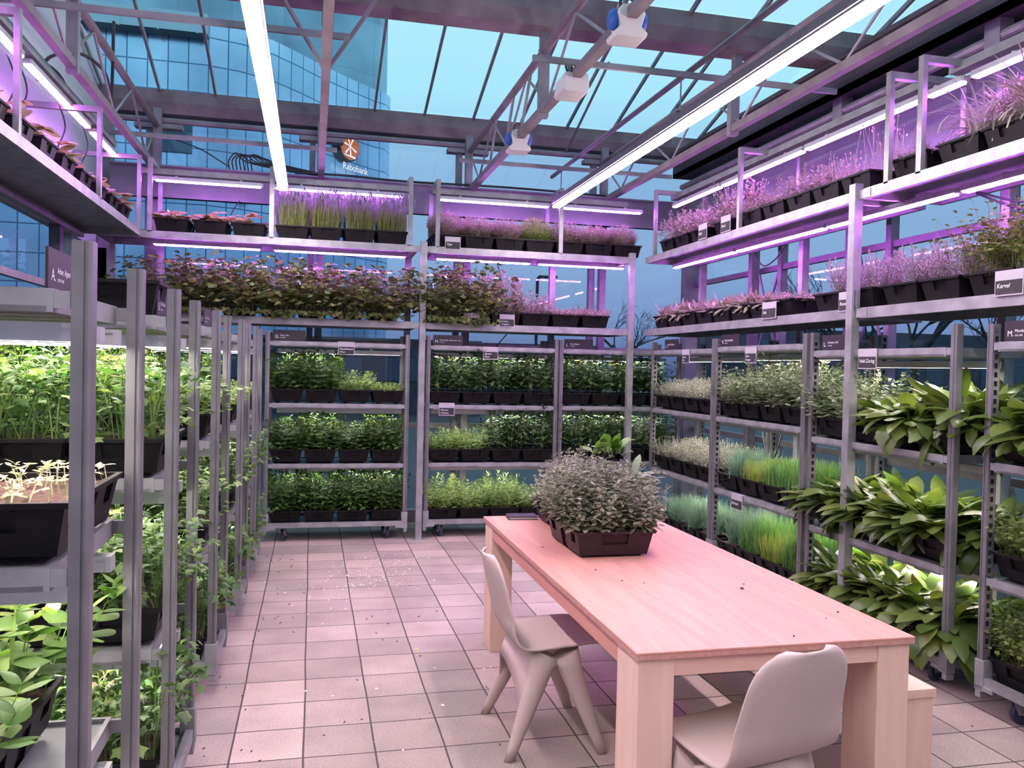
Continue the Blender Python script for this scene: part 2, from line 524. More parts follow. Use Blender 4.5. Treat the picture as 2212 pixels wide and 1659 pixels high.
# far glass wall
xs = [XL] + COLX + [XR]
for a, b in zip(xs[:-1], xs[1:]):
    window([(a, YB, 0.12), (b, YB, 0.12), (b, YB, 4.0), (a, YB, 4.0)], M_WALLG)
ys = [YB] + RY[1:] + [-1.2]
for a, b in zip(ys[:-1], ys[1:]):
    window([(XR, a, 0.12), (XR, b, 0.12), (XR, b, 3.78), (XR, a, 3.78)], M_WALLG)
for a, b in zip(ys[:-1], ys[1:]):
    window([(XL, a, 0.12), (XL, b, 0.12), (XL, b, 2.72), (XL, a, 2.72)], M_WALLG)
# solid white panel above the glass on the strawberry rack's side
mb = MB(); mb.box(XL - 0.06, XL + 0.02, -1.2, YB - 0.02, 2.72, 4.6)
struct('wall_left', mb, M_WALL)
mb = MB(); mb.box(XL - 0.06, XR + 0.06, -1.36, -1.28, 0.0, 4.5)
struct('wall_front_sky_block', mb, M_WALL)  # unseen wall, added to block blue sky light and bounce warmer light
# low kerbs under the glass
mb = MB(); mb.box(XL - 0.06, XR + 0.06, YB - 0.05, YB + 0.06, 0.0, 0.12); struct('baseboard_back', mb, M_BEAM)
mb = MB(); mb.box(XR - 0.05, XR + 0.06, -1.2, YB - 0.05, 0.0, 0.12); struct('baseboard_right', mb, M_BEAM)
mb = MB(); mb.box(XL - 0.06, XL + 0.05, -1.2, YB - 0.05, 0.0, 0.12); struct('baseboard_left', mb, M_BEAM)

# columns of the far wall: a steel column and the thin glazing upright beside it
for x in COLX:
    mb = MB(); mb.box(x - 0.035, x + 0.035, YB - 0.22, YB - 0.14, 0.0, 4.05)
    trim(mb, M_STEEL)
    mb = MB(); mb.box(x - 0.115, x - 0.055, YB - 0.10, YB - 0.02, 0.0, 4.02)
    trim(mb, M_STEEL)
for y in RY[1:]:
    mb = MB(); mb.box(XR - 0.20, XR - 0.12, y - 0.035, y + 0.035, 0.0, 3.80); trim(mb, M_STEEL)
    mb = MB(); mb.box(XR - 0.09, XR - 0.02, y - 0.36, y - 0.30, 0.0, 3.78); trim(mb, M_STEEL)
    mb = MB()
    for z0, z1 in ((0.25, 1.0), (1.85, 2.6), (2.6, 1.85), (1.0, 0.25), (3.25, 3.75)):
        mb.bar((XR - 0.13, y - 0.05, z0), (XR - 0.08, y - 0.30, z1), 0.018, 0.018)
    trim(mb, M_STEEL)
for y in RY:
    mb = MB(); mb.box(XL + 0.03, XL + 0.11, y - 0.05, y + 0.05, 0.0, 2.72); trim(mb, M_DARKBLD)
mb = MB(); mb.box(XR - 0.16, XR - 0.02, YB - 0.20, YB - 0.04, 0.0, 3.8); trim(mb, M_STEEL)
mb = MB(); mb.box(XL + 0.03, XL + 0.14, YB - 0.20, YB - 0.04, 0.0, 4.0); trim(mb, M_STEEL)
# horizontal rails of the glass walls
for z in (1.0, 1.86):
    mb = MB(); mb.box(XL, XR, YB - 0.07, YB - 0.02, z, z + 0.05); trim(mb, M_STEEL)
for z in (1.0, 2.62):
    mb = MB(); mb.box(XR - 0.07, XR - 0.02, -1.2, YB - 0.2, z, z + 0.05); trim(mb, M_STEEL)
mb = MB(); mb.box(XL + 0.02, XL + 0.07, -1.2, YB - 0.2, 2.2, 2.25); trim(mb, M_STEEL)
# deep purple-grey beams at lamp height
mb = MB(); mb.box(XL + 0.15, XR - 0.17, YB - 0.28, YB - 0.235, 3.22, 3.53); mb.box(XL + 0.15, XR - 0.17, YB - 0.32, YB - 0.235, 3.22, 3.235); mb.box(XL + 0.15, XR - 0.17, YB - 0.32, YB - 0.235, 3.515, 3.53)
trim(mb, M_BEAM)
mb = MB(); mb.box(XR - 0.26, XR - 0.205, -1.2, YB - 0.33, 2.86, 3.52)
trim(mb, M_BEAM)
mb = MB(); mb.box(XR - 0.30, XR - 0.205, -1.2, YB - 0.33, 3.52, 3.55); trim(mb, M_STEEL)
mb = MB(); mb.tube([(XR - 0.30, -1.2, 3.70), (XR - 0.30, YB - 0.3, 3.70)], 0.03, 8); trim(mb, M_STEEL)

# gutters (across the room) with the pipe hung below each
for gy in (8.88, 5.82, 2.76):
    mb = MB()
    pr = [(-0.10, 0.0), (0.10, 0.0), (0.13, 0.10), (0.13, 0.22), (0.10, 0.22), (0.07, 0.03), (-0.07, 0.03), (-0.10, 0.22), (-0.13, 0.22), (-0.13, 0.10)]
    n = len(pr)
    v = [(XL - 0.1, gy + a, 4.06 + c) for a, c in pr] + [(XR + 0.4, gy + a, 4.06 + c) for a, c in pr]
    mb.add(v, [(i, (i + 1) % n, n + (i + 1) % n, n + i) for i in range(n)])
    trim(mb, M_GUT)
    if gy > 8:
        mb = MB(); mb.tube([(XL, gy - 0.06, 4.0), (XR, gy - 0.06, 4.0)], 0.032, 8); trim(mb, M_STEEL)
        for x in COLX:
            mb = MB(); mb.box(x - 0.22, x + 0.22, gy - 0.09, gy + 0.03, 3.92, 3.965); mb.box(x - 0.04, x + 0.04, gy - 0.13, gy - 0.095, 3.62, 4.1)
            trim(mb, M_STEEL)
    else:
        for x in COLX:
            mb = MB(); mb.box(x - 0.03, x + 0.03, gy - 0.03, gy + 0.03, 3.94, 4.07); trim(mb, M_STEEL)
# ridges
RIDGE = 4.72
for ry in (7.30, 4.26, 1.22):
    mb = MB(); mb.box(XL - 0.1, XR + 0.4, ry - 0.03, ry + 0.03, RIDGE - 0.06, RIDGE + 0.02); trim(mb, M_ALU)
# glazing bars, each pitch of the roof
pitches = [(8.76, 7.30), (5.94, 7.27), (5.70, 4.29), (2.88, 4.23), (2.64, 1.25)]
bx = -2.0
while bx < 4.3:
    for ya, yb in pitches:
        mb = MB(); mb.bar((bx, ya, 4.27), (bx, yb, RIDGE - 0.02), 0.022, 0.035); trim(mb, M_STEEL)
    bx += 0.515
mb = MB()
for ya, yb in pitches:
    mb.add([(XL - 0.1, ya, 4.30), (XR + 0.4, ya, 4.30), (XR + 0.4, yb, RIDGE + 0.015), (XL - 0.1, yb, RIDGE + 0.015)], [(0, 1, 2, 3)])
struct('ceiling', mb, M_ROOFG)
# valley beam above the glass on the table's side
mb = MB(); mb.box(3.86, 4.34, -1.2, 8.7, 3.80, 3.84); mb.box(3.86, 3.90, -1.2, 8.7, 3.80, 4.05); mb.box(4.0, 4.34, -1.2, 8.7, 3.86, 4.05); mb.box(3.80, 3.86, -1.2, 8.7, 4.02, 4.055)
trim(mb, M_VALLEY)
mb = MB()
for y in (2.74, 4.26, 5.78, 7.28):
    mb.box(3.92, 4.02, y - 0.06, y + 0.06, 3.64, 3.80)
trim(mb, M_STEEL)


# trusses along the room
def truss(x, two=True, y0=-0.5, y1=8.7):
    mb = MB(); mb.bar((x, y0, 3.5), (x, y1, 3.5), 0.055, 0.055)
    o = trim(mb, M_GUT if two else M_GUT)
    if two:
        mb = MB(); mb.tube([(x, y0, 3.92), (x, y1, 3.92)], 0.03, 8); trim(mb, M_GUT)
        mb = MB(); y = y0; k = 0
        while y < y1 - 0.2:
            a, c = (3.52, 3.90) if k % 2 == 0 else (3.90, 3.52)
            mb.tube([(x, y, a), (x, min(y + 0.62, y1), c)], 0.010, 6)
            y += 0.62; k += 1
        trim(mb, M_STEEL)
        for gy in (5.82, 2.76):
            mb = MB(); mb.box(x - 0.035, x + 0.035, gy - 0.03, gy + 0.03, 3.45, 3.94); trim(mb, M_STEEL)


for tx in (-1.5, 1.57, 3.06):
    truss(tx)
truss(0.05, False)
mb = MB(); mb.tube([(0.05, 5.55, 3.53), (-0.55, 4.85, 4.25)], 0.014, 6); mb.tube([(0.05, 5.55, 3.53), (0.62, 5.0, 4.25)], 0.014, 6)
trim(mb, M_STEEL)
mb = MB()
for ys_ in (6.2, 6.75, 7.4):
    mb.tube([(1.57, ys_, 3.88), (1.57, ys_ + 0.25, 3.55)], 0.012, 6)
trim(mb, M_STEEL)
# roof bracing rods beside the table-side lamp
for x, ya, yb in ((2.35, 8.3, 3.0), (2.75, 8.3, 4.0)):
    mb = MB(); mb.tube([(x, ya, 3.62), (x + 0.02, yb, 3.62)], 0.02, 6); trim(mb, M_STEEL)
for x0, x1, y0, y1 in ((2.62, 2.62, 8.7, 7.4), (3.4, 3.9, 6.6, 5.9), (3.5, 3.9, 8.2, 7.5)):
    mb = MB(); mb.tube([(x0, y0, 4.0), (x1, y1, 4.5)], 0.014, 6); trim(mb, M_STEEL)


# ================================================================== OUTSIDE
def tower():
    t = thing('office_tower', 'tall glass office tower with a curved corner behind the far glass wall', 'building', (0, 0, -0.1))
    plan = [(-26, 40.0), (-4.9, 40.0), (-3.4, 40.45), (-2.06, 41.3), (-0.9, 42.6), (0.1, 43.9), (1.9, 45.8), (3.0, 46.9), (3.72, 47.4), (4.05, 48.2), (3.9, 49.2), (2.5, 50.5)]
    zt = 16.9
    v = []; f = []; uvs = []
    s = 0
    for i, (x, y) in enumerate(plan):
        if i: s += math.hypot(x - plan[i - 1][0], y - plan[i - 1][1])
        v += [(x, y, 0), (x, y, zt)]; uvs += [(s, 0), (s, zt)]
    f = [(2 * i, 2 * i + 2, 2 * i + 3, 2 * i + 1) for i in range(len(plan) - 1)]
    me = bpy.data.meshes.new('facade'); me.from_pydata(v, [], f)
    uvl = me.uv_layers.new(name='UVMap')
    for lp in me.loops: uvl.data[lp.index].uv = uvs[lp.vertex_index]
    me.materials.append(M_FACADE)
    put('facade', me, t)
    mb = MB(); mb.box(-26, -4.75, 39.3, 40.0, zt - 0.75, zt + 0.1)
    for k in range(13):
        mb.box(-5.2 - k * 1.6, -5.12 - k * 1.6, 39.25, 39.4, zt - 0.8, zt + 0.1)
    put('cornice', mb.mesh('cornice', M_CORNICE), t)
    # the taller shaft set back behind the lower block
    sh = [(-32, 52.0), (-2.0, 53.0), (2.0, 54.2), (3.9, 55.4), (4.5, 56.6), (4.35, 58.0), (2.5, 60.0)]
    s_ = 0; v = []; uvs = []
    for i, (x, y) in enumerate(sh):
        if i: s_ += math.hypot(x - sh[i - 1][0], y - sh[i - 1][1])
        v += [(x, y, 0), (x, y, 46)]; uvs += [(s_, 0), (s_, 46)]
    me = bpy.data.meshes.new('upper_shaft'); me.from_pydata(v, [], [(2 * i, 2 * i + 2, 2 * i + 3, 2 * i + 1) for i in range(len(sh) - 1)])
    uvl = me.uv_layers.new(name='UVMap')
    for lp in me.loops: uvl.data[lp.index].uv = uvs[lp.vertex_index]
    me.materials.append(M_SHAFT)
    put('upper_shaft', me, t)
    mb = MB(); mb.add([(x, y, zt) for x, y in plan], [tuple(range(len(plan)))]); put('flat_roof', mb.mesh('flat_roof', M_CORNICE), t)
    mb = MB()
    mb.box(-6.7, -5.4, 39.9, 39.98, 11.0, 13.2)
    put('dark_window', mb.mesh('dark_window', M_DIMGLASS), t)
    mb = MB(); mb.box(-6.9, -4.95, 39.9, 39.98, 0, 4.6)
    put('dark_window', mb.mesh('dark_window', M_DARKBLD), t)
    mb = MB(); mb.box(-6.95, -1.8, 39.4, 39.9, 9.2, 10.2)
    put('ledge', mb.mesh('ledge', M_CORNICE), t)
    # lit sign on the curved corner
    a = math.atan2(3.4, 3.6)
    s = thing('logo_sign', 'lit round orange emblem above white bank name letters high on the tower', 'sign', (1.72, 45.1, 13.05), a)
    mb = MB(); mb.lathe([(0.70, 0.0), (0.74, 0.05), (0.74, 0.32), (0.70, 0.36)], 40, 'y'); put('drum', mb.mesh('drum', M_DARKBLD), s)
    mb = MB(); mb.lathe([(0.66, -0.02), (0.66, 0.0)], 40, 'y'); put('orange_face', mb.mesh('orange_face', M_LITO), s)
    # walking figure emblem: head, splayed limbs
    mb = MB()

    def stroke(p, q, w0, w1):
        p = Vector((p[0], -0.035, p[1])); q = Vector((q[0], -0.035, q[1])); d = (q - p).normalized(); n_ = Vector((-d.z, 0, d.x))
        mb.add([p + n_ * w0, p - n_ * w0, q - n_ * w1, q + n_ * w1], [(0, 1, 2, 3)])
    for p, q in (((0, 0.05), (-0.42, 0.15)), ((0, 0.05), (0.20, 0.46)), ((0, 0.05), (-0.16, 0.44)), ((0, 0.02), (-0.34, -0.36)), ((0, 0.02), (0.05, -0.42)), ((0, 0.05), (0.44, -0.18)), ((-0.45, -0.44), (0.40, -0.50))):
        stroke(p, q, 0.02, 0.055)
    put('emblem_figure', mb.mesh('emblem_figure', M_LITW), s)
    mb = MB(); mb.box(-0.25, -0.15, 0.05, 0.4, 0.5, 1.1); mb.box(0.15, 0.25, 0.05, 0.4, 0.5, 1.1); put('bracket', mb.mesh('bracket', M_DARKBLD), s)
    me = text_mesh('Rabobank', 0.50, M_LITW)
    put('letters', me, s, (-0.60, -0.1, -1.22), (R(90), 0, 0))
    return t


tower()


def tree(x, y, h, seed, label):
    rnd = random.Random(seed)
    mb = MB()

    def grow(p, d, ln, r, depth):
        q = p + d * ln
        mid = (p + q) / 2 + Vector((rnd.uniform(-1, 1), rnd.uniform(-1, 1), 0)) * ln * 0.05
        mb.tube([p, mid, q], r, 5, r * 0.65)
        if depth == 0: return
        for k in range(3 if depth > 1 else 4):
            a = rnd.uniform(0, 6.28); til = rnd.uniform(0.35, 0.8)
            ref = Vector((math.cos(a), math.sin(a), 0))
            nd = (d * math.cos(til) + (ref - d * ref.dot(d)).normalized() * math.sin(til)); nd.z += 0.12
            grow(p + (q - p) * rnd.uniform(0.6, 1.0), nd.normalized(), ln * rnd.uniform(0.58, 0.8), r * 0.55, depth - 1)
    grow(Vector((0, 0, 0)), Vector((0.03, 0.02, 1)), h * 0.32, h * 0.018, 5)
    t = thing('bare_tree', label, 'tree', (x, y, -0.1))
    put('branches', mb.mesh('branches', M_BARK), t)
    return t


tree(16.5, 23, 7.0, 3, 'bare winter tree outside, seen over the sign with the letter L')
tree(15.0, 18.5, 7.2, 5, 'bare spreading winter tree outside, seen beside the tall rack post behind the table')
tree(20.5, 21.5, 6.4, 8, 'bare winter tree outside, seen beside the sign with the letter M')
tree(14.5, 38, 7.0, 11, 'small bare winter tree outside, seen past the corner post of the racks')
for i, (x0, x1, y, h, lb) in enumerate(((6, 22, 62, 3.6, 'low dark building far beyond the far glass wall'), (24, 46, 44, 4.4, 'long low dark building beyond the bare trees'),
                                   (-34, 6, 30, 2.7, 'dark low building at the foot of the glass tower'))):
    t = thing('low_building', lb, 'building', (0, 0, -0.1))
    mb = MB(); mb.box(x0, x1, y, y + 6, 0, h); put('block', mb.mesh('block', M_DARKBLD), t)
    mb = MB()
    for k in range(int((x1 - x0) / 2)):
        mb.box(x0 + 0.5 + 2 * k, x0 + 1.7 + 2 * k, y - 0.03, y, 1.2, h - 0.7)
    put('window_band', mb.mesh('window_band', mat_principled('dim_window_%d' % i, (0.05, 0.08, 0.13), 0.3)), t)
t = thing('street_lamp', 'street lamp on a tall post outside, seen over the thyme trays', 'street lamp', (6.70, 25, -0.1))
mb = MB(); mb.tube([(0, 0, 0), (0, 0, 4.45), (0.03, 0, 4.55), (0.1, 0, 4.6)], 0.05, 8); put('lamp_post', mb.mesh('lamp_post', M_BARK), t)
mb = MB(); mb.box(0.08, 0.62, -0.12, 0.12, 4.55, 4.63); put('lamp_head', mb.mesh('lamp_head', M_DARKALU, 0.03), t)


# ================================================================== FOLIAGE
class Fol:
    def __init__(self, seed):
        self.r = np.random.default_rng(seed); self.V = []; self.F = []; self.n = 0

    def u(self, a, b, n): return self.r.uniform(a, b, n)

    def ribbon(self, p0, az, el, bend, L, Wd, prof, fold=0.25, flat=False, twist=0.0):
        """curved blades: start points, azimuth, start elevation, downward bend, length, width; prof = width at each station"""
        p0 = np.asarray(p0, float); n = len(p0); S = len(prof)
        az = np.broadcast_to(az, n); el = np.broadcast_to(el, n); bend = np.broadcast_to(bend, n)
        L = np.broadcast_to(L, n); Wd = np.broadcast_to(Wd, n)
        pts = [p0]; dirs = []
        for s in range(S):
            t = s / (S - 1)
            e = el - bend * t
            d = np.stack([np.cos(e) * np.cos(az), np.cos(e) * np.sin(az), np.sin(e)], -1)
            dirs.append(d)
            if s < S - 1: pts.append(pts[-1] + d * (L / (S - 1))[:, None])
        side = np.stack([-np.sin(az), np.cos(az), np.zeros(n)], -1)
        tw = self.u(-1, 1, n) * twist
        cols = [-1, 1] if flat else [-1, 0, 1]
        out = np.zeros((n, S, len(cols), 3))
        for s in range(S):
            nor = np.cross(dirs[s], side) * -1
            sd = side * np.cos(tw)[:, None] + nor * np.sin(tw)[:, None]
            nr = np.cross(sd, dirs[s])
            for k, c in enumerate(cols):
                off = sd * (c * Wd * prof[s] / 2)[:, None]
                if c and not flat: off = off + nr * (fold * Wd * prof[s] / 2)[:, None]
                out[:, s, k] = pts[s] + off
        m = len(cols)
        base = np.arange(n)[:, None] * (S * m)
        q = []
        for s in range(S - 1):
            for k in range(m - 1):
                q.append([s * m + k, s * m + k + 1, (s + 1) * m + k + 1, (s + 1) * m + k])
        q = np.array(q)
        self.F.append((base[:, :, None] + q[None]).reshape(-1, 4) + self.n)
        self.V.append(out.reshape(-1, 3)); self.n += n * S * m
        return pts[-1], dirs[-1]

    def lobed(self, p, az, el, size, lobes=3, depth=0.38, roll=0.5):
        p = np.asarray(p, float); n = len(p)
        az = np.broadcast_to(az, n); el = np.broadcast_to(el, n); size = np.broadcast_to(size, n)
        pts = [(0, 0.0)]
        ang = np.linspace(-1.9, 1.9, lobes * 2 + 1)
        for i, a in enumerate(ang):
            r = 0.62 if i % 2 else 0.62 * (1 - depth)
            if i in (0, len(ang) - 1): r = 0.28
            pts.append((math.sin(a) * r, 0.42 + math.cos(a) * r))
        k = len(pts)
        d = np.stack([np.cos(el) * np.cos(az), np.cos(el) * np.sin(az), np.sin(el)], -1)
        side = np.stack([-np.sin(az), np.cos(az), np.zeros(n)], -1)
        ro = self.u(-roll, roll, n)
        nor = np.cross(side, d) * -1
        sd = side * np.cos(ro)[:, None] + nor * np.sin(ro)[:, None]; nr = np.cross(sd, d)
        out = np.zeros((n, k + 1, 3))
        for i, (x, y) in enumerate(pts):
            z = -0.25 * (x * x) - 0.12 * (y - 0.4) ** 2
            out[:, i] = p + (sd * x + d * y + nr * (-z)) * size[:, None]
        out[:, k] = p + (d * 0.42 - nr * 0.06) * size[:, None]
        base = np.arange(n)[:, None] * (k + 1)
        q = np.array([[i, (i + 1) % k, k, k] for i in range(k)])
        self.F.append((base[:, :, None] + q[None]).reshape(-1, 4) + self.n)
        self.V.append(out.reshape(-1, 3)); self.n += n * (k + 1)

    def mesh(self, name, mat, extra=None):
        V = np.concatenate(self.V); F = np.concatenate(self.F)
        fl = [tuple(int(i) for i in (q if q[2] != q[3] else q[:3])) for q in F]
        me = bpy.data.meshes.new(name); me.from_pydata(V.tolist(), [], fl)
        me.materials.append(mat)
        for p_ in me.polygons: p_.use_smooth = True
        return me


OVATE = (0.12, 0.85, 1.0, 0.66, 0.05)
ELLIP = (0.12, 0.7, 1.0, 0.75, 0.08)
LANCE = (0.15, 0.8, 1.0, 0.6, 0.05)
PADDLE = (0.10, 0.11, 0.14, 0.55, 0.95, 1.0, 0.75, 0.12)
BLADE = (0.9, 1.0, 0.75, 0.1)
NEEDLE = (0.5, 1.0, 0.3)


def stems_plant(F, n, hmin, hmax, fx, fy, lean, L, Wd, prof, node0, step, leafel=0.5, leafbend=0.9, stemw=0.004, whorl=2, taper=0.5, dome=0.0, bushy=0.0):
    b = np.stack([F.u(-fx, fx, n), F.u(-fy, fy, n), np.zeros(n)], -1)
    h = F.u(hmin, hmax, n)
    if dome >= 1:
        ra = np.sqrt(F.u(0, 1, n)); aa = F.u(0, 6.28, n)
        b[:, 0] = ra * np.cos(aa) * fx; b[:, 1] = ra * np.sin(aa) * fy
        h = h * np.sqrt(np.clip(1 - 0.85 * ra ** 2, 0.04, 1))
    elif dome:
        rr = np.sqrt((b[:, 0] / fx) ** 2 + (b[:, 1] / fy) ** 2)
        h = h * np.clip(1 - dome * rr ** 2 * 0.5, 0.25, 1)
    az = np.arctan2(b[:, 1] / fy * 0.6 + F.u(-.6, .6, n), b[:, 0] / fx + F.u(-.6, .6, n))
    rad = np.hypot(b[:, 0] / fx, b[:, 1] / fy)
    el = math.pi / 2 - lean * (0.35 + 0.65 * np.clip(rad, 0, 1.2)) * F.u(0.5, 1.2, n)
    F.ribbon(b, az, el, 0.0, h, stemw, (1, 1, 0.6), flat=True)
    d = np.stack([np.cos(el) * np.cos(az), np.cos(el) * np.sin(az), np.sin(el)], -1)
    P = []; A = []; S = []; E = []
    for i in range(n):
        t = node0 + step * 0.5 * F.r.random(); k = 0; a0 = F.r.random() * 6.28
        while t < h[i] + 1e-6:
            frac = t / h[i]
            for w in range(whorl):
                P.append(b[i] + d[i] * t); A.append(a0 + k * 1.57 + w * 2 * math.pi / whorl + F.r.uniform(-.3, .3))
                sz = (1 - taper * max(0, frac - 0.55) / 0.45) * F.r.uniform(0.75, 1.15)
                S.append(sz); E.append(leafel + 0.55 * max(0, frac - 0.7) / 0.3 + F.r.uniform(-.3, .3))
            t += step * F.r.uniform(0.8, 1.2); k += 1
        for w in range(2):
            P.append(b[i] + d[i] * h[i]); A.append(a0 + w * 3.14 + F.r.uniform(-.5, .5)); S.append(0.6 * F.r.uniform(.7, 1.1)); E.append(1.0)
    P = np.array(P); S = np.array(S)
    F.ribbon(P, np.array(A), np.array(E), leafbend, L * S, Wd * S, prof, fold=0.3, twist=0.35)


def celery(F, n, hmin, hmax, size, fx=0.12, fy=0.21, lean=0.6, lobes=3, leaf_n=5, stemw=0.005):
    b = np.stack([F.u(-fx, fx, n), F.u(-fy, fy, n), np.zeros(n)], -1)
    b[:, :2] = b[:, :2] * 0.55 + np.round(b[:, :2] / np.array([fx, fy]) * 1.2) / 1.2 * np.array([fx, fy]) * 0.45
    az = F.u(0, 6.28, n); h = F.u(hmin, hmax, n)
    el = math.pi / 2 - F.u(0.05, lean, n)
    tip, d = F.ribbon(b, az, el, F.u(0.0, 0.5, n), h, stemw, (1, .9, .8, .6), flat=True)
    for k in range(leaf_n):
        off = (k - (leaf_n - 1) / 2)
        a = az + off * 0.95 + F.u(-.35, .35, n)
        back = np.abs(off) * 0.10 * h + F.u(0, .03, n) * (abs(off) > 0.5)
        pp = tip - d * back[:, None]
        # petiolule
        e0 = np.clip(el * 0.35 + F.u(-.4, .3, n), -0.4, 1.0)
        ln = size * F.u(0.4, 0.9, n) * (0.4 + abs(off) * 0.4)
        t2, _ = F.ribbon(pp, a, e0, 0.2, ln, stemw * 0.6, (1, .8), flat=True)
        F.lobed(t2, a, e0 - F.u(0.1, 0.6, n), size * F.u(0.7, 1.15, n), lobes)


def rosette(F, crowns, per, L, Wd, el=(0.5, 1.4), bend=(0.6, 1.8), fx=0.09, fy=0.16, prof=PADDLE, fold=0.22, twist=0.4):
    n = crowns * per
    c = np.stack([F.u(-fx, fx, crowns), F.u(-fy, fy, crowns), np.zeros(crowns)], -1)
    p = np.repeat(c, per, 0) + np.stack([F.u(-.02, .02, n), F.u(-.02, .02, n), np.zeros(n)], -1)
    ll = L * F.u(0.55, 1.1, n)
    F.ribbon(p, F.u(0, 6.28, n), F.u(*el, n), F.u(*bend, n), ll, Wd * F.u(0.7, 1.1, n) * (ll / L) ** 0.5, prof, fold, twist=twist)


def grass(F, n, hmin, hmax, w, lean=0.3, bend=0.5, fx=0.13, fy=0.22, clump=0):
    if clump:
        c = np.stack([F.u(-fx, fx, clump), F.u(-fy, fy, clump), np.zeros(clump)], -1)
        p = c[F.r.integers(0, clump, n)] + np.stack([F.r.normal(0, .018, n), F.r.normal(0, .018, n), np.zeros(n)], -1)
    else:
        p = np.stack([F.u(-fx, fx, n), F.u(-fy, fy, n), np.zeros(n)], -1)
    return F.ribbon(p, F.u(0, 6.28, n), math.pi / 2 - np.abs(F.r.normal(0, lean, n)), F.u(0, bend, n), F.u(hmin, hmax, n), w, BLADE, flat=True)


G1 = (0.035, 0.085, 0.016); G2 = (0.075, 0.165, 0.028); G3 = (0.15, 0.27, 0.05)
ML = {
    'celery': mat_leaf('celery_leaf', (0.05, 0.11, 0.03), (0.11, 0.21, 0.05), (0.24, 0.32, 0.10), 0.3),
    'parsley': mat_leaf('parsley_leaf', (0.035, 0.085, 0.02), (0.08, 0.16, 0.035), (0.15, 0.22, 0.06), 0.25),
    'basil': mat_leaf('basil_leaf', (0.035, 0.075, 0.018), (0.07, 0.13, 0.03), (0.13, 0.21, 0.045), 0.3),
    'bigbasil': mat_leaf('broad_basil_leaf', (0.08, 0.16, 0.035), (0.15, 0.27, 0.06), (0.26, 0.36, 0.11), 0.3),
    'mint': mat_leaf('mint_leaf', (0.03, 0.065, 0.02), (0.06, 0.11, 0.032), (0.10, 0.16, 0.045), 0.25),
    'verbena': mat_leaf('verbena_leaf', (0.12, 0.20, 0.05), (0.22, 0.32, 0.09), (0.35, 0.40, 0.16), 0.35),
    'sorrel': mat_leaf('sorrel_leaf', (0.065, 0.105, 0.022), (0.105, 0.155, 0.034), (0.17, 0.21, 0.055), 0.3, 0.38),
    'chive': mat_leaf('chive_blade', (0.06, 0.16, 0.05), (0.12, 0.26, 0.08), (0.24, 0.34, 0.08), 0.3),
    'yellowchive': mat_leaf('yellow_green_blade', (0.16, 0.24, 0.05), (0.26, 0.34, 0.07), (0.34, 0.36, 0.12), 0.3),
    'bluegrass': mat_leaf('blue_green_blade', (0.10, 0.19, 0.13), (0.18, 0.29, 0.20), (0.26, 0.36, 0.26), 0.3),
    'thyme': mat_leaf('grey_thyme_leaf', (0.22, 0.23, 0.17), (0.34, 0.35, 0.27), (0.46, 0.45, 0.36), 0.2),
    'oregano': mat_leaf('grey_green_leaf', (0.13, 0.17, 0.09), (0.22, 0.27, 0.15), (0.36, 0.40, 0.26), 0.25),
    'balm': mat_leaf('dusty_green_leaf', (0.14, 0.15, 0.09), (0.22, 0.22, 0.15), (0.33, 0.31, 0.23), 0.2, 0.6),
    'pink': mat_leaf('dusty_pink_sprig', (0.22, 0.18, 0.14), (0.34, 0.29, 0.23), (0.46, 0.40, 0.33), 0.2),
    'lavender': mat_leaf('lavender_spike', (0.10, 0.14, 0.08), (0.30, 0.27, 0.33), (0.46, 0.40, 0.50), 0.2),
    'lavgreen': mat_leaf('grassy_green', (0.10, 0.15, 0.03), (0.20, 0.25, 0.05), (0.32, 0.36, 0.08), 0.3),
    'strawberry': mat_leaf('strawberry_leaf', (0.28, 0.25, 0.13), (0.42, 0.36, 0.20), (0.30, 0.12, 0.10), 0.35),
    'ivy': mat_leaf('lobed_herb_leaf', (0.045, 0.075, 0.02), (0.10, 0.12, 0.035), (0.24, 0.22, 0.08), 0.25),
    'sage': mat_leaf('felted_sage_leaf', (0.26, 0.22, 0.17), (0.38, 0.33, 0.27), (0.50, 0.44, 0.38), 0.2, 0.75),
    'rosemary': mat_leaf('rosemary_needle', (0.22, 0.20, 0.18), (0.36, 0.32, 0.31), (0.48, 0.42, 0.42), 0.15),
    'chervil': mat_leaf('chervil_leaf', (0.07, 0.11, 0.025), (0.13, 0.17, 0.04), (0.24, 0.25, 0.08), 0.3),
    'dry': mat_leaf('dry_stem', (0.30, 0.25, 0.20), (0.42, 0.36, 0.30), (0.30, 0.30, 0.18), 0.2),
    'arch': mat_leaf('arching_blade', (0.22, 0.22, 0.15), (0.36, 0.34, 0.26), (0.50, 0.45, 0.38), 0.25),
    'seedling': mat_leaf('pale_seedling', (0.32, 0.34, 0.16), (0.46, 0.46, 0.25), (0.55, 0.52, 0.34), 0.3),
}


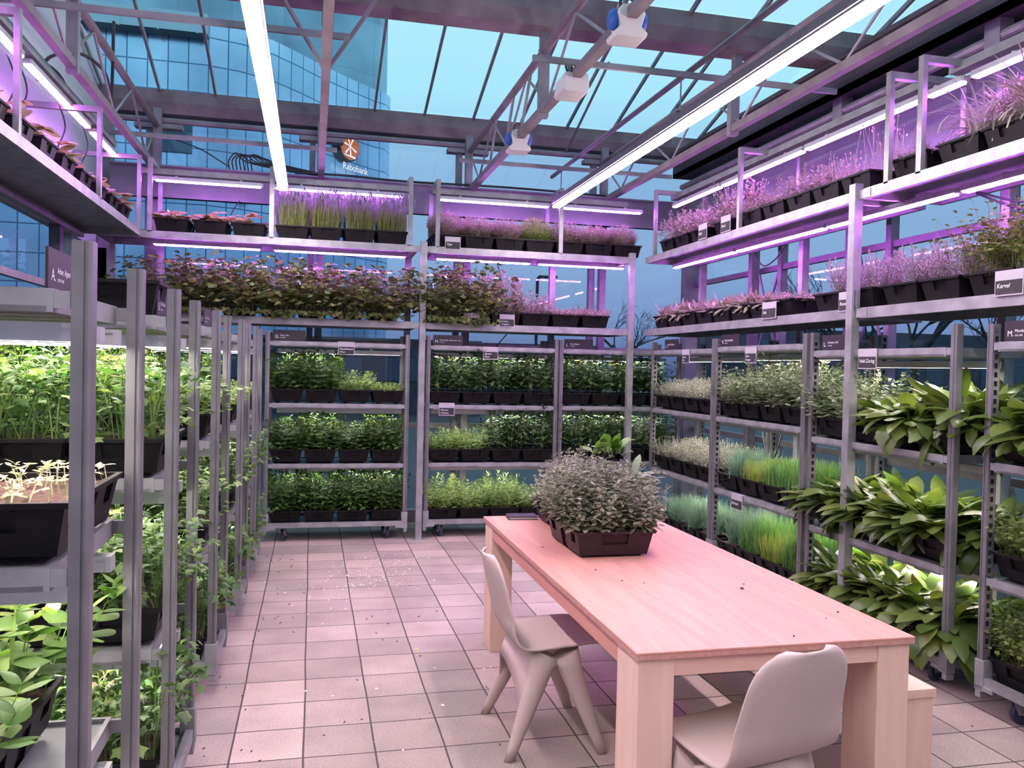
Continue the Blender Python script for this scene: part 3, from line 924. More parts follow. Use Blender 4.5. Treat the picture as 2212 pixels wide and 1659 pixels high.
def gen(kind, seed):
    F = Fol(seed)
    if kind == 'celery':
        celery(F, 70, 0.20, 0.34, 0.046, lean=0.5)
        celery(F, 45, 0.06, 0.22, 0.044, lean=1.1, fx=.14, fy=.24)
    elif kind == 'parsley':
        celery(F, 190, 0.10, 0.28, 0.042, lean=1.0, fx=0.14, fy=0.24)
    elif kind == 'basil':
        stems_plant(F, 115, 0.18, 0.30, 0.15, 0.25, 0.32, 0.062, 0.036, OVATE, 0.03, 0.040, 0.3, 0.9)
    elif kind == 'bigbasil':
        stems_plant(F, 34, 0.16, 0.30, 0.13, 0.22, 0.45, 0.085, 0.055, (0.10, 0.55, 0.88, 1.0, 0.95, 0.72, 0.40, 0.04), 0.06, 0.055, 0.4, 0.8, 0.005)
    elif kind == 'mint':
        stems_plant(F, 62, 0.28, 0.40, 0.155, 0.25, 0.15, 0.085, 0.036, ELLIP, 0.07, 0.046, 0.1, 1.0, 0.005)
    elif kind == 'verbena':
        stems_plant(F, 75, 0.10, 0.25, 0.14, 0.23, 0.5, 0.06, 0.022, LANCE, 0.02, 0.026, 0.4, 0.8)
    elif kind == 'low':
        stems_plant(F, 100, 0.03, 0.10, 0.145, 0.24, 0.5, 0.042, 0.024, OVATE, 0.015, 0.02, 0.3, 0.8)
    elif kind == 'sorrel':
        rosette(F, 12, 22, 0.35, 0.10, el=(0.25, 1.45), bend=(0.8, 2.5), fx=.12, fy=.20)
    elif kind == 'smallsorrel':
        rosette(F, 9, 15, 0.24, 0.07, el=(0.3, 1.4), bend=(0.4, 1.6))
    elif kind in ('chive', 'yellowchive'):
        grass(F, 1100, 0.12, 0.24, 0.006, 0.22, 0.5)
    elif kind == 'bluegrass':
        grass(F, 1300, 0.10, 0.26, 0.006, 0.5, 0.9, clump=12)
    elif kind == 'thyme':
        stems_plant(F, 190, 0.09, 0.20, 0.15, 0.25, 0.6, 0.022, 0.013, ELLIP, 0.02, 0.016, 0.5, 0.4, 0.003)
    elif kind == 'oregano':
        stems_plant(F, 150, 0.16, 0.34, 0.15, 0.25, 0.75, 0.046, 0.029, OVATE, 0.02, 0.032, 0.35, 0.8, 0.003)
    elif kind == 'balm':
        stems_plant(F, 330, 0.26, 0.42, 0.17, 0.24, 0.66, 0.046, 0.028, OVATE, 0.03, 0.030, 0.1, 1.0, 0.003, dome=0.75)
    elif kind in ('pinkmound', 'yellowmound'):
        stems_plant(F, 320, 0.23, 0.27, 0.125, 0.19, 0.55, 0.026, 0.012, ELLIP, 0.02, 0.016, 0.5, 0.4, 0.002, dome=1.2)
    elif kind == 'pinksprig':
        stems_plant(F, 120, 0.08, 0.21, 0.15, 0.24, 0.55, 0.042, 0.018, ELLIP, 0.02, 0.024, 0.4, 0.6, 0.003)
    elif kind == 'pinklow':
        stems_plant(F, 220, 0.04, 0.10, 0.15, 0.25, 0.6, 0.028, 0.014, ELLIP, 0.01, 0.014, 0.4, 0.6, 0.002)
    elif kind == 'lavender':
        t, d = grass(F, 1500, 0.16, 0.29, 0.0055, 0.22, 0.2, fx=0.12, fy=0.18)
    elif kind == 'lavtop':
        t, d = grass(F, 620, 0.22, 0.33, 0.004, 0.24, 0.2, fx=0.12, fy=0.18)
        n = len(t)
        t2, _ = F.ribbon(t, F.u(0, 6.28, n), math.pi / 2 - np.abs(F.r.normal(0, .22, n)), 0.1, F.u(0.03, 0.08, n), 0.0035, (1, 1), flat=True)
        F.ribbon(t2, F.u(0, 6.28, n), math.pi / 2 - np.abs(F.r.normal(0, .2, n)), 0.0, F.u(0.025, 0.05, n), 0.012, NEEDLE, flat=True)
    elif kind == 'strawberry':
        n = 20
        p = np.stack([F.u(-.10, .10, n), F.u(-.18, .18, n), np.zeros(n)], -1); az = F.u(0, 6.28, n)
        tip, d = F.ribbon(p, az, F.u(.5, 1.3, n), .3, F.u(.05, .14, n), .005, (1, 1, .8), flat=True)
        for k in (-1, 0, 1):
            F.ribbon(tip, az + k * 1.2, F.u(-.1, .5, n), F.u(.3, 1.0, n), F.u(.075, .11, n), F.u(.06, .085, n), (0.15, .8, 1, .9, .35), .3, twist=.3)
        n = 40
        p = np.stack([F.u(-.12, .12, n), F.u(-.2, .2, n), np.zeros(n)], -1)
        F.ribbon(p, F.u(0, 6.28, n), F.u(0, .6, n), .5, F.u(.04, .08, n), F.u(.025, .045, n), OVATE, .3, twist=.6)
    elif kind == 'ivy':
        n = 800
        p = np.stack([F.u(-.15, .15, n), F.u(-.25, .25, n), np.zeros(n)], -1); az = np.arctan2(p[:, 1] + F.u(-.15, .15, n), p[:, 0] + F.u(-.1, .1, n))
        tip, d = F.ribbon(p, az, F.u(.3, 1.5, n), F.u(.2, 1.0, n), F.u(.06, .42, n), .003, (1, 1, .8, .7), flat=True)
        F.lobed(tip, az + F.u(-.6, .6, n), F.u(-.7, .5, n), F.u(.045, .07, n), 4, .32)
        n = 45   # trailing over the front edge
        p = np.stack([F.u(-.15, .15, n), F.u(-.27, -.22, n), np.zeros(n)], -1)
        tip, d = F.ribbon(p, -1.57 + F.u(-.5, .5, n), .2, F.u(1.2, 2.0, n), F.u(.10, .20, n), .003, (1, 1, 1, .8), flat=True)
        F.lobed(tip, -1.57 + F.u(-.8, .8, n), F.u(-1.2, -.2, n), F.u(.04, .058, n), 4, .32)
    elif kind == 'sage':
        rosette(F, 26, 14, 0.145, 0.04, el=(0.1, 1.4), bend=(0.3, 1.5), fx=.13, fy=.22, prof=(0.15, .35, .85, 1, .8, .2))
    elif kind == 'rosemary':
        stems_plant(F, 85, 0.12, 0.27, 0.12, 0.2, 0.38, 0.026, 0.007, NEEDLE, 0.02, 0.012, 0.6, 0.1, 0.004, whorl=3, taper=.2)
    elif kind == 'chervil':
        celery(F, 320, 0.12, 0.34, 0.027, fx=.15, fy=.25, lean=1.0, lobes=4, leaf_n=7, stemw=.003)
    elif kind == 'fernlow':
        celery(F, 150, 0.08, 0.22, 0.024, fx=.14, fy=.25, lean=1.1, lobes=4, leaf_n=7, stemw=.003)
    elif kind == 'dry':
        n = 70
        p = np.stack([F.u(-.13, .13, n), F.u(-.22, .22, n), np.zeros(n)], -1)
        tip, d = F.ribbon(p, F.u(0, 6.28, n), math.pi / 2 - np.abs(F.r.normal(0, .35, n)), F.u(0, .5, n), F.u(.06, .28, n), .003, (1, 1, .8), flat=True)
        F.ribbon(tip, F.u(0, 6.28, n), 1.2, 0, .014, .011, (.6, 1, .5), flat=True)
        stems_plant(F, 60, 0.03, 0.09, 0.14, 0.23, 0.8, 0.02, 0.008, ELLIP, 0.01, 0.02, 0.4, 0.6, 0.002)
    elif kind == 'arch':
        rosette(F, 7, 32, 0.36, 0.014, el=(0.6, 1.5), bend=(0.8, 2.6), fx=.10, fy=.18, prof=(.8, 1, 1, 1, .9, .8, .5), fold=.2, twist=.2)
        rosette(F, 7, 14, 0.45, 0.010, el=(1.2, 1.55), bend=(0.8, 3.0), fx=.10, fy=.18, prof=(.8, 1, 1, 1, 1, .9, .5), fold=.2, twist=.2)
    elif kind == 'seedling':
        n = 60
        p = np.stack([F.u(-.14, .14, n), F.u(-.24, .24, n), np.zeros(n)], -1); az = F.u(0, 6.28, n)
        tip, d = F.ribbon(p, az, F.u(.8, 1.5, n), .2, F.u(.02, .07, n), .0035, (1, 1), flat=True)
        for k in range(3):
            F.ribbon(tip, az + k * 2.1, F.u(-.2, .8, n), .8, F.u(.014, .032, n), F.u(.009, .018, n), OVATE, .3, twist=.4)
    else:
        raise ValueError(kind)
    matk = {'lavender': 'lavgreen', 'lavtop': 'lavender', 'low': 'verbena', 'smallsorrel': 'sorrel', 'pinkmound': 'pink', 'yellowmound': 'verbena', 'pinksprig': 'pink', 'pinklow': 'pink', 'fernlow': 'chervil'}.get(kind, kind)
    return F.mesh(kind, ML[matk])


FOLCACHE = {}
NVAR = {'balm': 1, 'arch': 2, 'strawberry': 4, 'sorrel': 3, 'mint': 3, 'basil': 3, 'ivy': 3}


def foliage(kind, i):
    nv = NVAR.get(kind, 2)
    k = (kind, i % nv)
    if k not in FOLCACHE:
        FOLCACHE[k] = gen(kind, hash(kind) % 1000 if False else sum(map(ord, kind)) * 7 + (i % nv))
    return FOLCACHE[k]


# plain words for the labels
WORDS = {'celery': 'tall leafy celery', 'parsley': 'bushy flat parsley', 'basil': 'dense green basil', 'bigbasil': 'broad-leaved bright basil', 'mint': 'tall dark mint',
         'verbena': 'pale lemon verbena', 'low': 'low pale seedlings', 'sorrel': 'large-leaved sorrel', 'smallsorrel': 'young sorrel', 'chive': 'upright green chives',
         'yellowchive': 'yellow-green chives', 'bluegrass': 'blue-green grassy herb', 'thyme': 'grey wiry thyme', 'oregano': 'bushy grey-green oregano', 'balm': 'big domed grey-green bush',
         'pinkmound': 'rounded pinkish thyme mound', 'pinksprig': 'pinkish leafy sprigs', 'pinklow': 'low pinkish herb', 'lavender': 'spiky lavender grass', 'strawberry': 'sparse strawberry plants',
         'ivy': 'lobed trailing herb', 'sage': 'felty pale sage', 'rosemary': 'upright pinkish rosemary', 'chervil': 'feathery chervil', 'fernlow': 'low feathery herb', 'dry': 'thin dry flower stems',
         'arch': 'long arching blades', 'seedling': 'few pale seedlings'}
ORD = ['first', 'second', 'third', 'fourth', 'fifth', 'sixth', 'seventh', 'eighth', 'ninth', 'tenth', 'eleventh', 'twelfth', 'thirteenth']


# ------------------------------------------------------------------ planter trays
def tray_mesh(w=0.288, d=0.50, h=0.115, mat=None):
    """tapered growing tray: slotted front and back, handle notches in the sides, hollow with a soil bed"""
    mb = MB()
    tw, td = w / 2, d / 2; bw, bd = w / 2 - 0.022, d / 2 - 0.025
    th = 0.006

    def wall(pts_top, pts_bot):
        pass
    # outer shell: each side is a grid so that the notch can be pushed in
    def side(a0, a1, b0, b1, nrm, us, vs, push):
        """a0,a1 bottom corners, b0,b1 top corners; push(u index, v index) -> inset depth"""
        vid = {}
        o = len(mb.v)
        for j, v_ in enumerate(vs):
            for i, u_ in enumerate(us):
                p = (Vector(a0).lerp(Vector(a1), u_)).lerp(Vector(b0).lerp(Vector(b1), u_), v_)
                mb.v.append(tuple(p))
        nu = len(us)
        for j in range(len(vs) - 1):
            for i in range(nu - 1):
                q = [o + j * nu + i, o + j * nu + i + 1, o + (j + 1) * nu + i + 1, o + (j + 1) * nu + i]
                dp = push(i, j)
                if dp:
                    w0 = len(mb.v)
                    for k in q:
                        p = Vector(mb.v[k]) - Vector(nrm) * dp
                        mb.v.append(tuple(p))
                    q2 = [w0, w0 + 1, w0 + 2, w0 + 3]
                    for a in range(4):
                        mb.f.append((q[a], q[(a + 1) % 4], q2[(a + 1) % 4], q2[a]))
                    mb.f.append(tuple(q2))
                else:
                    mb.f.append(tuple(q))
    us = [0, .32, .68, 1]; vs = [0, .45, .88, 1]
    side((-bw, -bd, 0), (bw, -bd, 0), (-tw, -td, h), (tw, -td, h), (0, -1, 0), us, vs, lambda i, j: 0.014 if (i == 1 and j == 1) else 0)
    side((bw, bd, 0), (-bw, bd, 0), (tw, td, h), (-tw, td, h), (0, 1, 0), us, vs, lambda i, j: 0.014 if (i == 1 and j == 1) else 0)
    us2 = [0, .1, .24, .42, .58, .76, .9, 1]
    nt_ = lambda i, j: 0.016 if (i in (1, 5) and j == 1) else (0.010 if i == 3 and j < 3 else 0)
    side((bw, -bd, 0), (bw, bd, 0), (tw, -td, h), (tw, td, h), (1, 0, 0), us2, vs, nt_)
    side((-bw, bd, 0), (-bw, -bd, 0), (-tw, td, h), (-tw, -td, h), (-1, 0, 0), us2, vs, nt_)
    # rolled rim
    r = 0.008
    for x0, x1, y0, y1 in ((-tw - r, tw + r, -td - r, -td + th), (-tw - r, tw + r, td - th, td + r), (-tw - r, -tw + th, -td + th, td - th), (tw - th, tw + r, -td + th, td - th)):
        mb.box(x0, x1, y0, y1, h - 0.010, h + 0.002)
    # floor, little feet
    mb.add([(-bw, -bd, 0), (bw, -bd, 0), (bw, bd, 0), (-bw, bd, 0)], [(3, 2, 1, 0)])
    for x in (-bw + 0.04, bw - 0.04):
        for y in (-bd + 0.05, bd - 0.05):
            mb.box(x - 0.02, x + 0.02, y - 0.02, y + 0.02, -0.012, 0.001)
    me = mb.mesh('tray', mat or M_BLACK)
    return me


def soil_mesh(w=0.272, d=0.475, seed=1):
    rnd = random.Random(seed); nx, ny = 13, 21
    v = []
    for j in range(ny):
        for i in range(nx):
            v.append(((i / (nx - 1) - .5) * w, (j / (ny - 1) - .5) * d, rnd.uniform(-0.006, 0.008)))
    f = [(j * nx + i, j * nx + i + 1, (j + 1) * nx + i + 1, (j + 1) * nx + i) for j in range(ny - 1) for i in range(nx - 1)]
    mb = MB(); mb.add(v, f)
    return mb.mesh('soil', M_SOIL, smooth=True)


TRAY = tray_mesh(); SOIL = [soil_mesh(seed=s) for s in (1, 2)]
TRAY_H = 0.115
_pc = [0]


def planter(kind, mat, x, y, z, label, group, h=1.0, wide=1.0, tray=True):
    """mat: 4x4 of the rack or trolley it stands on; x, y, z in that frame"""
    _pc[0] += 1; i = _pc[0]
    rnd = random.Random(i)
    p = mat @ Vector((x, y, z + 0.012))
    t = thing('herb_planter', label, 'planter', p, mat.to_euler().z, group)
    put('tray', TRAY, t)
    put('soil', SOIL[i % 2], t, (0, 0, TRAY_H - 0.018))
    if kind:
        me = foliage(kind, i)
        flip = math.pi if (rnd.random() < .5 and kind != 'ivy') else 0
        put('foliage', me, t, (0, 0, TRAY_H - 0.02), (0, 0, flip), (wide, wide, h * rnd.uniform(.93, 1.07)))
        if kind == 'lavender':
            put('flower_spikes', foliage('lavtop', i), t, (0, 0, TRAY_H - 0.02), (0, 0, 0), (wide, wide, h))
    return t


# ================================================================== TROLLEYS
TL, TD = 1.32, 0.57         # length and depth between the outer faces of the posts


def slot_post_mesh(h=1.93):
    """open channel with a groove down its face and a ladder of slots on the inner side (+x)"""
    mb = MB()
    w, d, th = 0.040, 0.046, 0.003
    prof = [(0, 0.007), (0.002, 0.002), (0.007, 0), (0.011, 0), (0.0125, 0.005), (0.0155, 0.005), (0.017, 0), (w, 0), (w, th), (0.02, 0.006), (th, 0.009), (th, d - 0.009), (0.02, d - 0.006), (w, d - th), (w, d), (0.017, d), (0.0155, d - 0.005), (0.0125, d - 0.005), (0.011, d), (0.007, d), (0.002, d - 0.002), (0, d - 0.007)]
    mb.prism(prof, 0.16, h)
    z = 0.34
    mb.box(w - th, w, 0.004, 0.013, 0.16, h); mb.box(w - th, w, d - 0.013, d - 0.004, 0.16, h)
    mb.box(w - th, w, 0.013, d - 0.013, 0.16, 0.32)
    while z < h:
        mb.box(w - th, w, 0.013, d - 0.013, z - 0.012, min(z + 0.006, h)); z += 0.044
    return mb.mesh('post', M_POST)


POST = slot_post_mesh()
POSTIN = None


def build_trolley_meshes():
    M = {}
    # shelf: a shallow pan whose corners step in to clear the posts
    mb = MB(); a = 0.085; t = 0.012; hh = 0.048
    mb.box(a, TL - a, 0.0, TD, -hh + 0.0, -hh + 0.012)          # pan bottom (lower)
    for y0, y1 in ((0.0, t), (TD - t, TD)):
        mb.box(a, TL - a, y0, y1, -hh, 0.0)
        mb.box(0.042, a, y0 + 0.004 if y0 == 0 else y0 - 0.004, y1 + 0.004 if y0 == 0 else y1 - 0.004, -hh + 0.008, -0.004)
        mb.box(TL - a, TL - 0.042, y0 + 0.004 if y0 == 0 else y0 - 0.004, y1 + 0.004 if y0 == 0 else y1 - 0.004, -hh + 0.008, -0.004)
    for x0, x1 in ((a - t, a), (TL - a, TL - a + t)):
        mb.box(x0, x1, 0, TD, -hh, 0.0)
    M['shelf'] = mb.mesh('shelf', M_GALV)
    mb = MB(); mb.box(a, TL - a, t, TD - t, -0.016, -0.010); M['plate'] = mb.mesh('shelf_plate', M_SHELFPL)
    # base
    mb = MB(); z0, z1 = 0.135, 0.180
    mb.box(0.05, TL - 0.05, 0.0, 0.03, z0, z1); mb.box(0.05, TL - 0.05, TD - 0.03, TD, z0, z1)
    mb.box(0.0, 0.03, 0.05, TD - 0.05, z0, z1); mb.box(TL - 0.03, TL, 0.05, TD - 0.05, z0, z1)
    mb.box(0.03, TL - 0.03, 0.03, TD - 0.03, z0 + 0.01, z0 + 0.02)
    mb.box(TL * .5 - .02, TL * .5 + .02, 0.03, TD - 0.03, z0, z1 - 0.01)
    M['base'] = mb.mesh('base_frame', M_GALV)
    mb = MB()
    mb.box(-0.006, 0.052, -0.004, 0.054, 0.11, 0.265); mb.box(-0.006, 0.11, -0.004, 0.03, 0.115, 0.14); mb.box(-0.002, 0.03, 0.0, 0.05, 0.075, 0.11)
    M['socket'] = mb.mesh('post_socket', M_GALV, 0.003)
    # caster
    mb = MB(); mb.box(-0.03, 0.03, -0.03, 0.03, 0.120, 0.135); mb.bar((-0.017, 0.0, 0.125), (-0.017, 0.028, 0.058), 0.05, 0.004, (1, 0, 0)); mb.bar((0.017, 0.0, 0.125), (0.017, 0.028, 0.058), 0.05, 0.004, (1, 0, 0))
    mb.tube([(-0.026, 0.028, 0.055), (0.026, 0.028, 0.055)], 0.008, 8)
    M['fork'] = mb.mesh('caster', M_GALV)
    mb = MB(); mb.lathe([(0.03, -0.014), (0.048, -0.014), (0.055, -0.008), (0.055, 0.008), (0.048, 0.014), (0.03, 0.014)], 24, 'x', (0, 0.028, 0.055))
    M['wheel'] = mb.mesh('wheel', M_RUBBER)
    # grow light under a shelf
    LL = TL - 0.165
    mb = MB()
    prof = []
    mb.box(0, LL, -0.022, 0.022, 0.006, 0.030); mb.box(0, LL, -0.022, -0.0125, 0.0, 0.006); mb.box(0, LL, 0.0125, 0.022, 0.0, 0.006)
    for k in range(7):
        y = -0.024 + 0.008 * k
        mb.box(0, LL, y - 0.0015, y + 0.0015, 0.030, 0.040)
    mb.box(-0.012, 0, -0.024, 0.024, 0.0, 0.040); mb.box(LL, LL + 0.012, -0.024, 0.024, 0.0, 0.040)
    mb.box(LL * .3 - .012, LL * .3 + .012, -0.008, 0.008, 0.04, 0.058); mb.box(LL * .75 - .012, LL * .75 + .012, -0.008, 0.008, 0.04, 0.058)
    M['light'] = mb.mesh('grow_light', M_ALU)
    mb = MB(); mb.box(0.01, LL - 0.01, -0.012, 0.012, 0.001, 0.0055); M['strip'] = mb.mesh('led_strip', M_WLED)
    return M


TM = build_trolley_meshes()


def trolley(name_letter, x, y, rz, levels, label, lights=((0.30,),) * 3, top=1.93, cables=True):
    """levels: heights of the shelves from the top one down; the deck is the lowest level"""
    t = thing('plant_trolley', label, 'trolley', (x, y, 0), rz)
    s = (1, 1, top / 1.93)
    put('post', POST, t, (0, 0, 0), (0, 0, 0), s)
    put('post', POST, t, (0, TD - 0.046, 0), (0, 0, 0), s)
    put('post', POST, t, (TL, 0.046, 0), (0, 0, math.pi), s)
    put('post', POST, t, (TL, TD, 0), (0, 0, math.pi), s)
    for px, py, r in ((0, 0, 0), (TL, TD, math.pi)):
        put('post_socket', TM['socket'], t, (px, py, 0), (0, 0, r))
    for px, py, sx, sy in ((0, TD, 1, -1), (TL, 0, -1, 1)):
        put('post_socket', TM['socket'], t, (px, py, 0), (0, 0, 0), (sx, sy, 1))
    put('base_frame', TM['base'], t)
    for px in (0.18, TL - 0.18):
        for py in (0.07, TD - 0.10):
            c = put('caster', TM['fork'], t, (px, py, 0), (0, 0, random.Random(px * 7 + py * 3 + x * 5 + y).uniform(-.5, .5)))
            put('wheel', TM['wheel'], c)
    for k, z in enumerate(levels):
        sh = put('shelf', TM['shelf'], t, (0, 0, z))
        put('shelf_plate', TM['plate'], sh)
        for ly in lights[min(k, len(lights) - 1)]:
            g = put('grow_light', TM['light'], t, (0.11, ly, z - 0.048 - 0.058))
            put('led_strip', TM['strip'], g)
    m = Matrix.Translation((x, y, 0)) @ Matrix.Rotation(rz, 4, 'Z')
    return t, m


SLOT = [0.165 + 0.33 * i for i in range(4)]
SLOT = [0.198 + (TL - 0.396) / 3 * i for i in range(4)]
LEVELW = ['upper shelf', 'middle shelf', 'bottom deck']


def fill(m, z, kinds, where, endword, group, ys=0.283):
    """kinds: one (kind, height) per tray along the shelf, from local x = 0"""
    for i, kh in enumerate(kinds):
        if not kh: continue
        kind, h = kh
        w = WORDS.get(kind, 'bare soil') if kind else 'bare soil'
        planter(kind, m, SLOT[i], ys, z, '%s tray, %s from the %s end, %s' % (w, ORD[i], endword, where), group, h)


DECK = 0.156
# --- far row, facing the camera: signs G, H, I
GZ = (1.86, 1.29, 0.73)
tG, mG = trolley('G', -0.42, 7.96, 0, GZ, 'grey steel plant trolley under the sign with the letter G', ((0.30,), (0.30,), (0.30,)), 1.95)
tH, mH = trolley('H', 1.06, 7.99, 0, GZ, 'grey steel plant trolley under the sign with the letter H', ((0.30,), (0.30,), (0.30,)), 1.95)
tI, mI = trolley('I', 2.40, 8.03, 0, GZ, 'grey steel plant trolley under the sign with the letter I', ((0.30,), (0.30,), (0.30,)), 1.95)
fill(mG, 1.29, [('basil', 1.25), ('basil', 1.2), ('verbena', .8), ('low', 1.0)], 'trolley G upper shelf', 'aisle', 'trays on trolley G')
fill(mG, 0.73, [('basil', 1.0), ('basil', 1.15), ('basil', .95), ('basil', 1.1)], 'trolley G middle shelf', 'aisle', 'trays on trolley G')
fill(mG, DECK, [('basil', 1.35), ('basil', 1.3), ('basil', 1.3), ('basil', 1.4)], 'trolley G bottom deck', 'aisle', 'trays on trolley G')
fill(mH, 1.29, [('mint', 1.0), ('mint', 1.05), ('mint', 1.1), ('mint', 1.05)], 'trolley H upper shelf', 'tower', 'trays on trolley H')
fill(mH, 0.73, [('verbena', .8), ('verbena', .9), ('mint', 1.1), ('mint', 1.15)], 'trolley H middle shelf', 'tower', 'trays on trolley H')
fill(mH, DECK, [('verbena', 1.25), ('verbena', 1.2), ('verbena', 1.3), ('verbena', .85)], 'trolley H bottom deck', 'tower', 'trays on trolley H')
fill(mI, 1.29, [('mint', 1.05), ('mint', 1.1), ('mint', 1.05), ('mint', 1.0)], 'trolley I upper shelf', 'tower', 'trays on trolley I')
fill(mI, 0.73, [('mint', 1.1), ('mint', 1.1), ('mint', 1.0), ('mint', 1.05)], 'trolley I middle shelf', 'tower', 'trays on trolley I')
fill(mI, DECK, [('mint', .8), ('mint', .75), ('mint', .8), None], 'trolley I bottom deck', 'tower', 'trays on trolley I')

# --- row end-on to the aisle: A (closest to the camera) to E
AX = -0.44 - TL
sets = [
    ('A', AX, 1.87, (1.80, 1.23, 0.69), 1.90, 'signed A, end-on beside the camera'),
    ('B', AX, 3.02, (1.81, 1.26, 0.68), 1.90, 'signed B, second from the camera in the end-on row'),
    ('C', AX, 4.33, (1.83, 1.27, 0.71), 1.91, 'signed C, third from the camera in the end-on row'),
    ('D', AX + 0.03, 5.43, (1.83, 1.27, 0.71), 1.92, 'fourth from the camera in the end-on row'),
    ('E', AX + 0.04, 6.62, (1.83, 1.27, 0.71), 1.93, 'last in the end-on row, before the far corner'),
]
left = {}
for L_, x, y, lv, top, lab in sets:
    lg = ((0.10, 0.28, 0.46), (0.15, 0.42), (0.15, 0.42)) if L_ in 'AB' else ((0.16, 0.42), (0.28,), (0.28,))
    left[L_] = trolley(L_, x, y, 0, lv, 'grey steel plant trolley ' + lab, lg, top)
fill(left['A'][1], 1.23, [('celery', .5), ('seedling', 1.0), None, ('seedling', 1.0)], 'trolley A upper shelf', 'wall', 'trays on trolley A')
fill(left['A'][1], 0.69, [('bigbasil', 1), ('bigbasil', 1), None, None], 'trolley A middle shelf', 'wall', 'trays on trolley A')
planter('bigbasil', left['A'][1], 0.985, 0.283, 0.69, 'broad-leaved bright basil tray beside the empty end of trolley A middle shelf', 'trays on trolley A', 1.15, 1.25)
fill(left['B'][1], 1.26, [('celery', 1), ('celery', 1.0), ('celery', 1.0), ('celery', 1.0)], 'trolley B upper shelf', 'wall', 'trays on trolley B')
fill(left['B'][1], 0.68, [('parsley', 1), ('parsley', 1.15), ('parsley', 1.2), ('parsley', 1.25)], 'trolley B middle shelf', 'wall', 'trays on trolley B')
fill(left['B'][1], DECK, [('parsley', 1), ('parsley', 1.0), ('parsley', 1.4), ('parsley', 1.4)], 'trolley B bottom deck', 'wall', 'trays on trolley B')
planter(None, left['B'][1], 1.10, 0.283, 1.80, 'empty black tray lying on the top shelf of trolley B', None)
fill(left['C'][1], 1.27, [('basil', 1.3), ('basil', 1.2), ('celery', .8), ('celery', .7)], 'trolley C upper shelf', 'wall', 'trays on trolley C')
fill(left['C'][1], 0.71, [('parsley', 1.2), ('parsley', 1.2), ('parsley', 1.2), ('celery', 1.0)], 'trolley C middle shelf', 'wall', 'trays on trolley C')
fill(left['C'][1], DECK, [('parsley', 1), ('parsley', 1.0), ('parsley', 1.4), ('parsley', 1.7)], 'trolley C bottom deck', 'wall', 'trays on trolley C')
fill(left['D'][1], 1.27, [('basil', 1.4), ('basil', 1.4), ('low', 1.0), ('low', 1.2)], 'the fourth end-on trolley upper shelf', 'wall', 'trays on the fourth end-on trolley')
fill(left['D'][1], 0.71, [None, ('basil', 1.2), ('parsley', 1.2), ('parsley', 1.3)], 'the fourth end-on trolley middle shelf', 'wall', 'trays on the fourth end-on trolley')
fill(left['D'][1], DECK, [None, ('parsley', 1.0), ('parsley', 1.4), ('parsley', 1.5)], 'the fourth end-on trolley bottom deck', 'wall', 'trays on the fourth end-on trolley')
fill(left['E'][1], 1.27, [('basil', 1.4), ('basil', 1.5), ('basil', 1.5), ('low', 1.4)], 'the last end-on trolley upper shelf', 'wall', 'trays on the last end-on trolley')
fill(left['E'][1], 0.71, [None, ('basil', 1.2), ('basil', 1.2), ('parsley', 1.2)], 'the last end-on trolley middle shelf', 'wall', 'trays on the last end-on trolley')
fill(left['E'][1], DECK, [None, None, ('parsley', 1.4), ('parsley', 1.4)], 'the last end-on trolley bottom deck', 'wall', 'trays on the last end-on trolley')

# --- row behind the table, turned to face the aisle: J, K, L, M
RZ = -math.pi / 2
XJ = 3.25
tJ, mJ = trolley('J', XJ, 7.72, RZ, (1.86, 1.30, 0.72), 'grey steel plant trolley with grey thyme, in the far corner behind the table', ((0.30,), (0.30,), (0.30,)), 1.94)
tK, mK = trolley('K', XJ, 6.385, RZ, (1.87, 1.30, 0.71), 'grey steel plant trolley under the sign with the letter K', ((0.30,), (0.30,), (0.30,)), 1.94)
tL, mL = trolley('L', XJ, 5.02, RZ, (1.82, 1.25, 0.66), 'grey steel plant trolley under the sign with the letter L', ((0.30,), (0.30,), (0.30,)), 1.94)
tM, mM = trolley('M', XJ, 3.50, RZ, (1.84, 1.25, 0.68), 'grey steel plant trolley under the sign with the letter M', ((0.30,), (0.30,), (0.30,)), 1.93)
fill(mJ, 1.30, [('thyme', 1.0), ('thyme', 1.1), ('thyme', 1.0), ('thyme', 1.1)], 'trolley J upper shelf', 'far', 'trays on trolley J')
fill(mJ, 0.72, [('thyme', 1.1), ('thyme', 1.2), ('thyme', 1.2), ('thyme', 1.1)], 'trolley J middle shelf', 'far', 'trays on trolley J')
fill(mJ, DECK, [('bluegrass', .9), ('bluegrass', 1.0), ('bluegrass', 1.0), ('bluegrass', 1.0)], 'trolley J bottom deck', 'far', 'trays on trolley J')
fill(mK, 1.30, [('oregano', .8), ('oregano', 1.15), ('oregano', 1.3), ('oregano', 1.2)], 'trolley K upper shelf', 'far', 'trays on trolley K')
fill(mK, 0.71, [('bluegrass', 1.0), ('yellowchive', .8), ('chive', .95), ('chive', 1.05)], 'trolley K middle shelf', 'far', 'trays on trolley K')
fill(mK, DECK, [('bluegrass', 1.2), ('chive', 1.3), ('yellowchive', .9), ('chive', 1.4)], 'trolley K bottom deck', 'far', 'trays on trolley K')
fill(mL, 1.25, [('oregano', 1.1), ('smallsorrel', 1.0), ('sorrel', .85), ('sorrel', 1.15)], 'trolley L upper shelf', 'far', 'trays on trolley L')
fill(mL, 0.66, [('sorrel', 1.05), ('sorrel', 1.1), ('sorrel', 1.0), ('sorrel', 1.0)], 'trolley L middle shelf', 'far', 'trays on trolley L')
fill(mL, DECK, [('sorrel', 1.0), ('sorrel', 1.0), ('sorrel', 1.1), ('sorrel', 1.0)], 'trolley L bottom deck', 'far', 'trays on trolley L')
